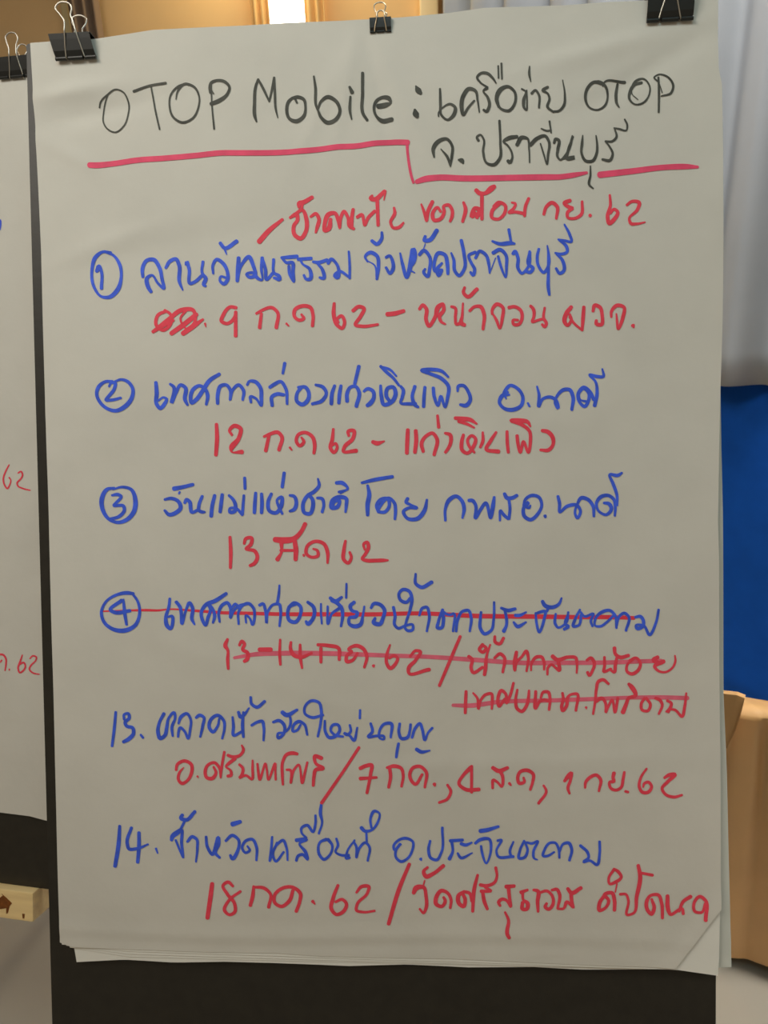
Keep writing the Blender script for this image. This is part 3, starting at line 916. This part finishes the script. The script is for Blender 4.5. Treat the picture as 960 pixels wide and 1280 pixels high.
# tucked corner flap of the cover
bm = bmesh.new()
def ch_local(px, py, off):
    p = hit_plane(px, py, hem_p + ch_n * off, ch_n); return chair_m.inverted() @ p
fl = [ch_local(*a) for a in ((902, 867, tilt + 0.026), (921, 869, tilt + 0.027), (931, 873, tilt + 0.026), (926, 893, tilt + 0.028), (919, 914, tilt + 0.026), (911, 938, tilt + 0.018), (902, 950, tilt + 0.014))]
top = [bm.verts.new(p) for p in fl]; bot = [bm.verts.new(p + Vector((0, 0.012, 0))) for p in fl]
bm.faces.new(top); bm.faces.new(bot[::-1])
for i in range(len(fl)):
    bm.faces.new((top[i], bot[i], bot[(i + 1) % len(fl)], top[(i + 1) % len(fl)]))
bm_obj('corner_fold', bm, M_gold, chair)

# ---------------------------------------------------------------- flip chart pads
def paper_h(x, y):
    """height of the sheets (m) above the flat chart plane: sag, ripples and creases"""
    h = 0.0022 * math.sin(3.1 * x + 1.2) * math.cos(2.3 * y - 0.4)
    h += 0.0012 * math.sin(9 * x + 2.5 * y) * (0.4 + 0.6 * max(0, y + 0.55))
    h += 0.0007 * math.sin(17 * x - 5 * y + 1.0) + 0.0006 * math.sin(6 * x + 19 * y)
    # creases below the two outer clips and fan ripples under the middle clip
    for (a, b, ang, L, wd, am) in ((-0.345, 0.490, 0.12, 0.05, 0.010, 0.0048), (-0.31, 0.466, 0.14, 0.07, 0.012, -0.0036),
                                   (-0.345, 0.415, -0.5, 0.05, 0.010, 0.0018), (0.27, 0.50, 0.22, 0.09, 0.012, 0.0032), (0.31, 0.47, 0.5, 0.08, 0.012, -0.0028),
                                   (-0.02, 0.47, 1.35, 0.06, 0.010, 0.0020), (0.02, 0.46, 1.75, 0.07, 0.010, -0.0018), (-0.05, 0.45, 1.1, 0.06, 0.009, 0.0016),
                                   (0.05, 0.45, 2.0, 0.07, 0.010, 0.0014), (-0.20, 0.31, 0.15, 0.16, 0.020, -0.0014), (-0.31, 0.31, 0.3, 0.07, 0.012, 0.0022), (0.15, 0.07, 0.3, 0.20, 0.018, 0.0008),
                                   (-0.15, -0.20, -0.35, 0.15, 0.014, 0.0008), (0.1, -0.31, 0.06, 0.3, 0.012, 0.0009), (-0.1, 0.12, 0.02, 0.3, 0.010, 0.0006)):
        dx, dy = x - a, y - b
        u = dx * math.cos(ang) + dy * math.sin(ang); v = -dx * math.sin(ang) + dy * math.cos(ang)
        h += am * math.exp(-(u / L) ** 2 - (v / wd) ** 2)
    # long horizontal creases near the bottom
    for (b, am, wd) in ((-0.518, 0.0007, 0.007), (-0.530, -0.0006, 0.006), (-0.500, -0.0003, 0.008)):
        v = y - b - 0.006 * math.sin(7 * x)
        h += am * math.exp(-(v / wd) ** 2) * (0.4 + 0.6 * math.exp(-((x + 0.05) / 0.3) ** 2))
    return h
def interp(poly, n):
    P = np.array(poly, float); d = np.r_[0, np.cumsum(np.hypot(*(np.diff(P, axis=0).T)))]
    t = np.linspace(0, d[-1], n)
    return np.c_[np.interp(t, d, P[:, 0]), np.interp(t, d, P[:, 1])]
def sheet(name, top, right, bottom, left, M, z, m, parent, hf=paper_h, nu=110, nv=150, cut=None, curl=0.0, bis=None):
    """one sheet of paper bounded by four outlines given in photo pixels and laid onto the chart plane"""
    cv = lambda L: np.array([to_board(px, py, M) for px, py in L])
    T = interp(cv(top), nu + 1); B = interp(cv(bottom), nu + 1); Lf = interp(cv(left), nv + 1); Rt = interp(cv(right), nv + 1)
    verts, faces = [], []
    for j in range(nv + 1):
        v = j / nv
        for i in range(nu + 1):
            u = i / nu
            p = (1 - v) * T[i] + v * B[i] + (1 - u) * Lf[j] + u * Rt[j] \
                - ((1 - u) * (1 - v) * T[0] + u * (1 - v) * T[-1] + (1 - u) * v * B[0] + u * v * B[-1])
            zz = z + hf(p[0], p[1])
            if curl: zz -= curl * max(0, (u - 0.93) / 0.07) ** 1.6
            verts.append((p[0], p[1], zz))
    skip = cut or (lambda x, y: False)
    for j in range(nv):
        for i in range(nu):
            a = j * (nu + 1) + i
            c = (verts[a], verts[a + 1], verts[a + nu + 2], verts[a + nu + 1])
            if skip(sum(q[0] for q in c) / 4, sum(q[1] for q in c) / 4): continue
            faces.append((a, a + nu + 1, a + nu + 2, a + 1))
    o = mesh_obj(name, verts, faces, m, parent)
    if bis:
        bm = bmesh.new(); bm.from_mesh(o.data)
        bmesh.ops.bisect_plane(bm, geom=bm.verts[:] + bm.edges[:] + bm.faces[:], dist=1e-6, plane_co=bis[0], plane_no=bis[1], clear_outer=True)
        bm.to_mesh(o.data); bm.free()
    return o
def strokes(text):
    groups = []; cur = None; ox = oy = 0; sc = 1
    for ln in text.strip().splitlines():
        p = ln.split()
        if not p or p[0] == '#': continue
        if p[0] == 'G':
            cur = dict(kind=p[1], ink=p[2], lines=[]); groups.append(cur)
            ox, oy, sc = float(p[3]), float(p[4]), float(p[5])
        elif p[0] == 'O':
            ox, oy = float(p[1]), float(p[2])
        else:
            v = [float(a) for a in p]
            cur['lines'].append([(ox + v[k] / sc, oy + v[k + 1] / sc, v[k + 2] / sc) for k in range(0, len(v), 3)])
    return groups
def ink(name, lines, M, m, parent, hf, z0, gain=1.0):
    verts, faces = [], []
    for si, L in enumerate(lines):
        pts = catmull(L, 1.6)
        n = len(pts); base = z0 + si * 4e-6; inc = min(1.2e-6, 6e-5 / n)
        ring = []
        P = np.array(pts)
        tg = np.gradient(P[:, :2], axis=0)
        nr = np.hypot(tg[:, 0], tg[:, 1]); nr[nr == 0] = 1
        tg /= nr[:, None]
        def add(px, py, k):
            x, y = to_board(px, py, M)
            verts.append((x, y, hf(x, y) + base + k * inc)); return len(verts) - 1
        prev = None
        for k in range(n):
            x, y, w = P[k]; w = max(w, 1.2) * gain; nx, ny = -tg[k, 1], tg[k, 0]
            a = add(x + nx * w / 2, y + ny * w / 2, k); b = add(x - nx * w / 2, y - ny * w / 2, k)
            if k == 0 or k == n - 1:
                s = -1 if k == 0 else 1
                arc = [a] + [add(x + w / 2 * (nx * math.cos(q) + s * 0.8 * tg[k, 0] * math.sin(q)), y + w / 2 * (ny * math.cos(q) + s * 0.8 * tg[k, 1] * math.sin(q)), k) for q in (math.pi * .2, math.pi * .4, math.pi * .6, math.pi * .8)] + [b]
                faces.append(tuple(arc if s < 0 else arc[::-1]))
            if prev: faces.append((prev[0], prev[1], b, a))
            prev = (a, b)
    o = mesh_obj(name, verts, faces, m, parent, smooth=False)
    return o

# front pad ------------------------------------------------------
pad = empty('flip_chart_pad', CHART, 'large white paper pad covered in black, blue and red handwriting, clipped to the front board', 'paper pad', 'flip chart pads')
TOP = [(37, 53), (62, 51), (90, 50), (118, 48), (160, 42), (190, 37.5), (240, 35.5), (305, 33), (360, 29.5), (430, 26.7), (504, 22.5), (560, 17.5), (605, 11), (655, 9.5), (705, 7.5), (761, 2.5), (802, 0.6), (860, -4), (898, -8)]
LEFT = [(37, 53), (41, 120), (44, 180), (47, 240), (51, 320), (55, 450), (58, 560), (61, 640), (64, 740), (67, 850), (69, 950), (71, 1020), (73, 1100), (75, 1178)]
RIGHT = [(898, -8), (898, 50), (899, 85), (903, 105), (904, 180), (904, 300), (903, 400), (900.5, 480), (898.5, 560), (897.5, 610), (896.5, 650), (898, 700), (899, 840), (900, 950), (900.5, 1060), (901, 1140), (900, 1200), (898, 1207)]
BOT = [(75, 1178), (90, 1184), (160, 1187), (260, 1190), (345, 1191), (400, 1195), (480, 1198), (560, 1199), (660, 1203), (760, 1207), (843, 1210), (898, 1207)]
ca = to_board(903, 1133, CHART); cb = to_board(843, 1211, CHART)
def corner(x, y):
    # beyond the diagonal fold of the lower right corner
    return (x - ca[0]) * (cb[1] - ca[1]) - (y - ca[1]) * (cb[0] - ca[0]) < 0
cc = to_board(890, 1200, CHART)
if not corner(*cc):
    _c0 = corner
    corner = lambda x, y: not _c0(x, y)
FN = Vector((cb[1] - ca[1], -(cb[0] - ca[0]), 0)).normalized()
_q = to_board(890, 1200, CHART)
if (Vector((_q[0], _q[1], 0)) - Vector((ca[0], ca[1], 0))).dot(FN) < 0: FN = -FN
cn = math.hypot(cb[0] - ca[0], cb[1] - ca[1])
def front_h(x, y):
    dist = abs((x - ca[0]) * (cb[1] - ca[1]) - (y - ca[1]) * (cb[0] - ca[0])) / cn
    return paper_h(x, y) + 0.0025 * math.exp(-(dist / 0.012) ** 2)
front = sheet('front_sheet', TOP, RIGHT, BOT, LEFT, CHART, 0.0, M_paper, pad, hf=front_h, nu=220, nv=280, bis=(Vector((ca[0], ca[1], 0)), FN))
# sheets underneath, each a touch longer
shift = lambda L, dx, dy: [(x + dx, y + dy) for x, y in L]
def under(k, left_bot, bot, right, m=M_paper_lit, curl=0.0, dtop=1.5):
    L = LEFT[:-1] + [left_bot]
    L = [(x + 0.9 * k, y) for x, y in L[:-1]] + [left_bot]
    T = [(min(x + 0.9 * k if i == 0 else x, right[0][0]), y + dtop * k) for i, (x, y) in enumerate(TOP)]
    T[0] = (L[0][0], T[0][1]); L[0] = T[0]; T[-1] = right[0]
    sheet('under_sheet', T, right, bot, L, CHART, -0.0009 * k, m, pad, nu=70, nv=110, curl=curl)
R1 = [(897, -6), (898, 300), (896, 560), (895, 650), (898, 840), (900, 1060), (900.5, 1140), (899.5, 1200), (898, 1221)]
under(1, (77, 1181), [(77, 1181), (160, 1190), (345, 1195), (480, 1201), (660, 1206), (760, 1210), (845, 1213), (898, 1221)], R1)
under(2, (82, 1183), [(82, 1183), (160, 1194), (345, 1199), (480, 1204), (660, 1208.5), (845, 1212), (896, 1218)], [(896, -5), (897, 300), (895, 650), (896, 1218)])
under(3, (86, 1186), [(86, 1186), (160, 1198), (345, 1202), (480, 1206), (660, 1210), (845, 1213), (896, 1219)], [(896, -4), (897, 300), (895, 650), (896, 1219)])
under(4, (94, 1205), [(94, 1205), (154, 1202), (216, 1205.5), (280, 1204), (341, 1205.5), (398, 1208), (435, 1210), (508, 1208.5), (586, 1212), (668, 1211), (730, 1214), (845, 1214), (897, 1221)], [(896, -3), (897, 300), (895, 650), (897, 1221)])
under(5, (97, 1200), [(97, 1200), (300, 1202), (600, 1208), (800, 1212), (918.5, 1216)],
      [(899, -2), (903, 105), (904.5, 300), (903.5, 440), (905, 560), (906.5, 640), (908, 870), (912, 970), (914, 1060), (918, 1190), (918.5, 1216)], M_paper2, curl=0.005)
# the turned-under triangle of the front sheet's corner
GAIN = dict(black=1.05, blue=1.14, red=1.14, strike=1.05)
NOTE = dict(title='black handwriting', underline='red underline', note='red handwriting', heading='blue handwriting', date='red handwriting', place='red handwriting', strike='red line striking out the writing')
def clusters(lines, gap):
    box = [[min(p[0] for p in L), max(p[0] for p in L), [L]] for L in lines]
    box.sort(key=lambda q: q[0])
    out = [box[0]]
    for q in box[1:]:
        if q[0] - out[-1][1] < gap:
            out[-1][1] = max(out[-1][1], q[1]); out[-1][2] += q[2]
        else: out.append(q)
    return [q[2] for q in out]
for g in strokes(STROKES):
    kd = g['kind']
    if kd == 'strike': words_ = [g['lines']]
    elif kd == 'underline': words_ = [[L] for L in g['lines']]
    elif kd == 'title':
        up = [L for L in g['lines'] if sum(p[1] for p in L) / len(L) < 158]
        words_ = clusters(up, 7) + clusters([L for L in g['lines'] if L not in up], 7)
    else: words_ = clusters(g['lines'], 7)
    for wd_ in words_:
        nm = {'strike': 'strikethrough_line', 'underline': 'underline'}.get(kd, 'handwritten_word')
        m_ = M_pink if kd == 'underline' else INK[g['ink']]
        if kd == 'strike' and wd_[0][0][1] > 800: m_ = M_strike2
        o = ink(nm, wd_, CHART, m_, front, front_h, 0.0003 if kd == 'strike' else 0.0006, GAIN[g['ink']])
        o['label'] = NOTE[kd]

# ---------------------------------------------------------------- boards
BT = 0.010
def board_mesh(x0, x1, y0, y1, z1):
    bm = bmesh.new(); add_box(bm, (x0, y0, z1 - BT), (x1, y1, z1), 0.0015); return bm
ZB = -0.0115
def bl(px, py, z=ZB): return to_board(px, py, CHART, z)
# outline of the front board follows its visible left edge
y_top = bl(33, 54)[1]; y_bot = -0.70
bx = [bl(32, 54)[0], bl(38, 240)[0], bl(50, 600)[0], bl(60, 1020)[0], bl(64, 1280)[0]]
xl_top, xl_bot = bl(32, 54)[0], bl(64.5, 1280)[0]
yl_bot = bl(64.5, 1280)[1]
xl_bot = xl_top + (xl_bot - xl_top) * (y_top - y_bot) / (y_top - yl_bot)
xr = bl(895, 1250)[0]
bm = bmesh.new()
vs = []
for z in (ZB - BT, ZB):
    for p in ((xl_top, y_top), (xr + 0.004, y_top), (xr, y_bot), (xl_bot, y_bot)):
        vs.append(bm.verts.new((p[0], p[1], z)))
for f in ((0, 1, 2, 3), (4, 5, 6, 7), (0, 1, 5, 4), (1, 2, 6, 5), (2, 3, 7, 6), (3, 0, 4, 7)):
    bm.faces.new([vs[i] for i in f])
bmesh.ops.bevel(bm, geom=bm.edges[:], offset=0.0015, segments=2, affect='EDGES')
tag(bm_obj('easel_board', bm, M_board, mw=CHART), 'black board behind the large paper pad in front', 'board', 'boards on easels')

def easel(M, xc_, y_b, zface, half, ledge_x0, ledge_x1, ledge_front, label, ledge_h=0.042, spread=0.10, top=0.62):
    """wooden easel: ledge carrying the board, two front legs behind it and a rear prop"""
    e = empty('wooden_easel', M, label, 'easel', 'wooden easels')
    bm = bmesh.new()
    add_box(bm, (ledge_x0, y_b - ledge_h, zface - BT - 0.05), (ledge_x1, y_b, ledge_front), 0.002)
    ld = bm_obj('ledge', bm, M_pine, e)
    Mi = M.inverted()
    zb = zface - BT
    org = M.translation
    for sx in (-1, 1):
        bm = bmesh.new()
        x = xc_ + sx * half
        a = M @ Vector((x, y_b + top, zb - 0.022))
        d = (M.to_3x3() @ Vector((sx * spread, -1, 0))).normalized()
        t = a.z / -d.z
        foot = a + d * (t - 0.005)
        la, lf = Mi @ a, Mi @ foot
        w = 0.02
        vs = []
        for p in (la, lf):
            for (ux, uz) in ((-w, -w), (w, -w), (w, w), (-w, w)):
                q = p + Vector((ux, 0, uz))
                if p is lf:
                    wq = M @ q; wq2 = wq + d * ((0.001 - wq.z) / d.z); q = Mi @ wq2
                vs.append(bm.verts.new(q))
        for f in ((0, 1, 2, 3), (4, 5, 6, 7), (0, 1, 5, 4), (1, 2, 6, 5), (2, 3, 7, 6), (3, 0, 4, 7)):
            bm.faces.new([vs[i] for i in f])
        bm_obj('front_leg', bm, M_pine, e)
    bm = bmesh.new()
    a = M @ Vector((xc_, y_b + top - 0.02, zb - 0.062)); f_ = Vector((a.x, a.y + 0.55, 0.0)) 
    yv = M.to_3x3() @ Vector((0, 0, -1)); yv.z = 0; yv.normalize()
    foot = Vector((a.x, a.y, 0)) + yv * 0.45; foot.z = 0.02
    add_tube(bm, [Mi @ a, Mi @ foot], 0.019, 8)
    bm_obj('rear_leg', bm, M_pine, e)
    return e, ld
easel(CHART, 0.0, y_bot, ZB, 0.24, xl_bot + 0.03, xr - 0.03, ZB + 0.022, 'wooden easel carrying the front black board')

# ---------------------------------------------------------------- binder clips
def clip(M, x, y_lip, width, height, zf, zb, name_label, tilt=0.0, skew=0.0, wire=M_wire, front_wire=None, back_wire=None, group=None, wr=0.0009):
    """spring clip: x centre and y of the front lip on the chart; zf/zb faces it grips"""
    M2 = M @ Matrix.Translation((x, y_lip, 0)) @ Matrix.Rotation(tilt, 4, 'Z')
    c = empty('binder_clip', M2, name_label, 'clip', 'binder clips holding the paper pads')
    hw = width / 2; tk = 0.0009
    zs_f, zs_b = zf + height * 0.34, zb - height * 0.34                 # the wide spine at the top
    bm = bmesh.new()
    def strip(prof, x0, x1, sk0=0, sk1=0):
        # prof: list of (y, z); closed thin section swept in x
        n = len(prof)
        P = [Vector((0, a, b)) for a, b in prof]
        off = []
        for i in range(n):
            t = (P[min(i + 1, n - 1)] - P[max(i - 1, 0)]).normalized()
            off.append(Vector((0, -t.z, t.y)) * tk)
        loops = []
        for xx in (x0, x1):
            loops.append([bm.verts.new(Vector((xx + skew * p.y, p.y, p.z)) + o * 0) for p, o in zip(P, off)] +
                         [bm.verts.new(Vector((xx + skew * p.y, p.y, p.z)) + o) for p, o in zip(P[::-1], off[::-1])])
        k = len(loops[0])
        for i in range(k):
            bm.faces.new((loops[0][i], loops[0][(i + 1) % k], loops[1][(i + 1) % k], loops[1][i]))
        for i in range(n - 1):
            for l in loops:
                bm.faces.new((l[i], l[i + 1], l[k - 2 - i], l[k - 1 - i]))
    r = height * 0.075
    prof = [(r * 1.3, zf + 0.001), (height * 0.35, zf + 0.001 + (zs_f - zf) * 0.42), (height * 0.75, zf + (zs_f - zf) * 0.85), (height * 0.93, zs_f), (height, zs_f - 0.004),
            (height, zs_b + 0.004), (height * 0.93, zs_b), (height * 0.75, zb - (zb - zs_b) * 0.85), (height * 0.35, zb - 0.001 - (zb - zs_b) * 0.42), (r * 1.3, zb - 0.001)]
    strip(prof, -hw, hw)
    # rolled lips, split where the wire handle sits
    for z in (zf + r + 0.001, zb - r - 0.001):
        for a, b in ((-1.0, -0.48), (-0.36, 0.36), (0.48, 1.0)):
            ty = 0.0
            add_tube(bm, [(hw * a + skew * r, ty + r, z), (hw * b + skew * r, ty + r, z)], r, 12)
    bm_obj('spring_body', bm, M_clip, c)
    inv = M2.inverted()
    def wirepath(pxs, zfun):
        pts = []
        for px, py in pxs:
            z = 0.0
            for _ in range(12):
                X, Y = to_board(px, py, M, z)
                v = inv @ (M @ Vector((X, Y, z)))
                z = zfun(v.y)
            pts.append((v.x, v.y))
        sm = catmull([(p[0], p[1], 0) for p in pts], 0.0012)
        return [(p[0], p[1], zfun(p[1])) for p in sm]
    zfront = lambda yy: zf + 0.0025 + (zs_f - zf) * min(max(yy, 0) / height, 1.0) * 1.02 + 0.10 * max(0, yy - height)
    zback = lambda yy: zb - 0.002 - (zb - zs_b) * 0 - (zb - zs_b) * min(max(yy, 0) / height, 1.0) - 0.12 * max(0, yy - height)
    for pxs, zfn in ((front_wire, zfront), (back_wire, zback)):
        if not pxs: continue
        bm = bmesh.new(); add_tube(bm, wirepath(pxs, zfn), wr, 8)
        bm_obj('wire_handle', bm, wire, c, smooth=True)
    return c
zf, zb = 0.001, ZB - BT
def lipspec(l, r):
    a = Vector(bl(*l, 0.003)); b = Vector(bl(*r, 0.003)); m = (a + b) / 2
    return m.x, m.y, (b - a).length, math.atan2(b.y - a.y, b.x - a.x)
x, y, wd, an = lipspec((71, 77), (121, 74))
clip(CHART, x, y, wd, 0.029, zf, zb, 'large black binder clip on the top left corner of the front pad', tilt=an, skew=-0.2,
     front_wire=[(83, 74), (81.5, 60), (80.5, 42), (79.5, 25), (74, 17), (69, 10), (73, 4), (80, 2.5), (87, 5), (89.5, 11), (88, 18), (91, 27), (95, 40), (101, 57), (106, 71)],
     back_wire=[(90, 62), (92.5, 45), (93.5, 36), (90, 28), (90, 23), (96, 19.5), (103, 20), (108, 24), (107, 30), (103, 36), (103, 42), (107, 60)])
x, y, wd, an = lipspec((462.5, 41), (489, 40.5))
clip(CHART, x, y, wd, 0.0155, zf, zb, 'small black binder clip at the middle of the front pad top', tilt=0.0, wire=M_brass, wr=0.0008,
     front_wire=[(468, 39.5), (469, 32), (470.5, 24), (471.5, 16), (474, 13.4), (478, 13.2), (480, 15), (480.5, 23), (482, 31), (483, 38.5)],
     back_wire=[(472, 27), (471.5, 18), (468, 11), (468, 6), (473, 3.2), (479, 3.5), (482, 7), (481, 12), (480, 14.5), (483.5, 17), (481, 22)])
x, y, wd, an = lipspec((808, 29.5), (866, 26))
clip(CHART, x, y, wd, 0.030, zf, zb, 'large black binder clip on the top right corner of the front pad', tilt=an * 0.6, skew=0.0,
     front_wire=[(823.5, 24), (827, 12), (831, 0), (834, -15), (829, -24), (828, -32), (836, -40), (846, -39), (852, -30), (849, -22), (845, -14), (847, 0), (849, 12), (851, 24)],
     back_wire=[(828, 10), (833, -6), (836, -12), (832, -18), (836, -25), (845, -26), (849, -20), (845, -12), (849, 10)])

# ---------------------------------------------------------------- second easel with its pad, further left
YAW = math.radians(-6.5)
corner_w = at_depth(59.5, 1025, LEFT_DEPTH)
A = Matrix.Rotation(YAW, 4, 'Z') @ CHART.to_3x3().to_4x4()
PH = 1.10; PWD = 0.79
# frame whose origin is the centre of the second pad
A.translation = corner_w
PH = to_board(31, 75, A)[1]
A.translation = corner_w - A.to_3x3() @ Vector((PWD / 2, -PH / 2, 0))
print('PH', PH)
for q in ((PWD / 2, PH / 2), (PWD / 2 - .07, PH / 2), (PWD / 2 - .07, -PH / 2)):
    print('left pad', q, project(A @ Vector((q[0], q[1], 0))))
pad2 = empty('flip_chart_pad', A, 'white paper pad with red dates, cut off at the left edge of the photo', 'paper pad', 'flip chart pads')
def h2(x, y):
    return 0.0015 * math.sin(4 * x + 1) * math.cos(3 * y) + 0.0012 * math.exp(-(((x - 0.31) * 0.9 - (y - 0.05) * 0.45) / 0.012) ** 2) * math.exp(-((y - 0.05) / 0.2) ** 2) \
        + 0.0010 * math.exp(-(((x - 0.33) * 0.9 - (y + 0.18) * 0.5) / 0.015) ** 2) * math.exp(-((y + 0.18) / 0.2) ** 2) + 0.0006 * math.sin(15 * x + 3 * y)
def flat_sheet(name, x0, x1, y0, y1, z, hf, m, parent, nu=80, nv=110, wob=0.0):
    verts = []
    for j in range(nv + 1):
        for i in range(nu + 1):
            X = x0 + (x1 - x0) * i / nu
            yb = y0 + wob * math.sin(11 * X) - wob * 2 * max(0, (X - x1 + 0.03) / 0.03)
            Y = y1 + (yb - y1) * j / nv
            verts.append((X, Y, z + hf(X, Y)))
    faces = [(j * (nu + 1) + i, (j + 1) * (nu + 1) + i, (j + 1) * (nu + 1) + i + 1, j * (nu + 1) + i + 1) for j in range(nv) for i in range(nu)]
    return mesh_obj(name, verts, faces, m, parent)
fs2 = flat_sheet('front_sheet', -PWD / 2, PWD / 2, -PH / 2 + 0.004, PH / 2, 0.0, h2, M_paper, pad2, wob=0.002)
flat_sheet('under_sheet', -PWD / 2, PWD / 2 - 0.002, -PH / 2 + 0.007, PH / 2 - 0.001, -0.0012, h2, M_paper, pad2)
for g in strokes(STROKES_LEFT):
    o = ink('handwritten_word', g['lines'], A, INK[g['ink']], fs2, h2, 0.0005)
    o['label'] = 'red handwritten date' if g['ink'] == 'red' else 'blue handwritten stroke'
ZB2 = -0.006
bx1 = PWD / 2 + 0.03; bx0 = -PWD / 2 - 0.02
yb2 = to_board(0, 1104, A, ZB2)[1]
bm = bmesh.new(); add_box(bm, (bx0, yb2, ZB2 - BT), (bx1, PH / 2 + 0.002, ZB2), 0.0015)
tag(bm_obj('easel_board', bm, M_board, mw=A), 'black board further back on the left, standing on a pine ledge', 'board', 'boards on easels')
zl = ZB2 + 0.014
lx1 = to_board(41, 1130, A, zl)[0]
lh = yb2 - to_board(0, 1147, A, zl)[1]
e2, ledge2 = easel(A, -0.05, yb2, ZB2, 0.16, bx0 + 0.03, lx1, zl, 'wooden easel at the left edge, its pine ledge with a dark knot showing', ledge_h=lh, spread=0.0)
# knot and nick on the front of the ledge
M_knot = mat('knot', hexlin(128, 74, 30), 0.6, 0.25, 150)
def decal(name, pts, m, parent, M, z, th=0.0006):
    bm = bmesh.new()
    q = []
    for px, py in pts:
        P = hit_plane(px, py, M @ Vector((0, 0, z)), M.to_3x3().col[2]); q.append(M.inverted() @ P)
    t = [bm.verts.new(p + Vector((0, 0, th))) for p in q]; b_ = [bm.verts.new(p) for p in q]
    bm.faces.new(t)
    for i in range(len(q)): bm.faces.new((t[i], b_[i], b_[(i + 1) % len(q)], t[(i + 1) % len(q)]))
    return bm_obj(name, bm, m, parent)
zl = ZB2 + 0.014
decal('knot', [(-6, 1122), (0, 1122), (4, 1119), (2, 1117), (8, 1122), (15, 1129), (12, 1133), (10, 1141), (8, 1142), (8, 1135), (2, 1136), (-6, 1137)], M_knot, ledge2, A, zl)
decal('nick', [(28, 1142), (31, 1142.5), (30.5, 1148), (28.5, 1147.5)], M_knot, ledge2, A, zl)
# clip on the second pad
a = Vector(to_board(1.5, 101, A)); b_ = Vector(to_board(47, 98, A))
clip(A, (a.x + b_.x) / 2, (a.y + b_.y) / 2, (b_ - a).length, 0.0285, 0.001, ZB2 - BT, 'black binder clip on the left pad, half hidden by the front board', skew=-0.05,
     front_wire=[(12, 98), (12, 85), (11.5, 76), (11, 62), (8, 52), (7, 46), (12, 41), (19, 42), (22, 48), (20, 56), (20, 64), (23, 76), (27, 88), (30, 98)],
     back_wire=[(22, 85), (24, 70), (21, 62), (25, 56), (32, 57), (34, 63), (31, 70), (34, 85)])
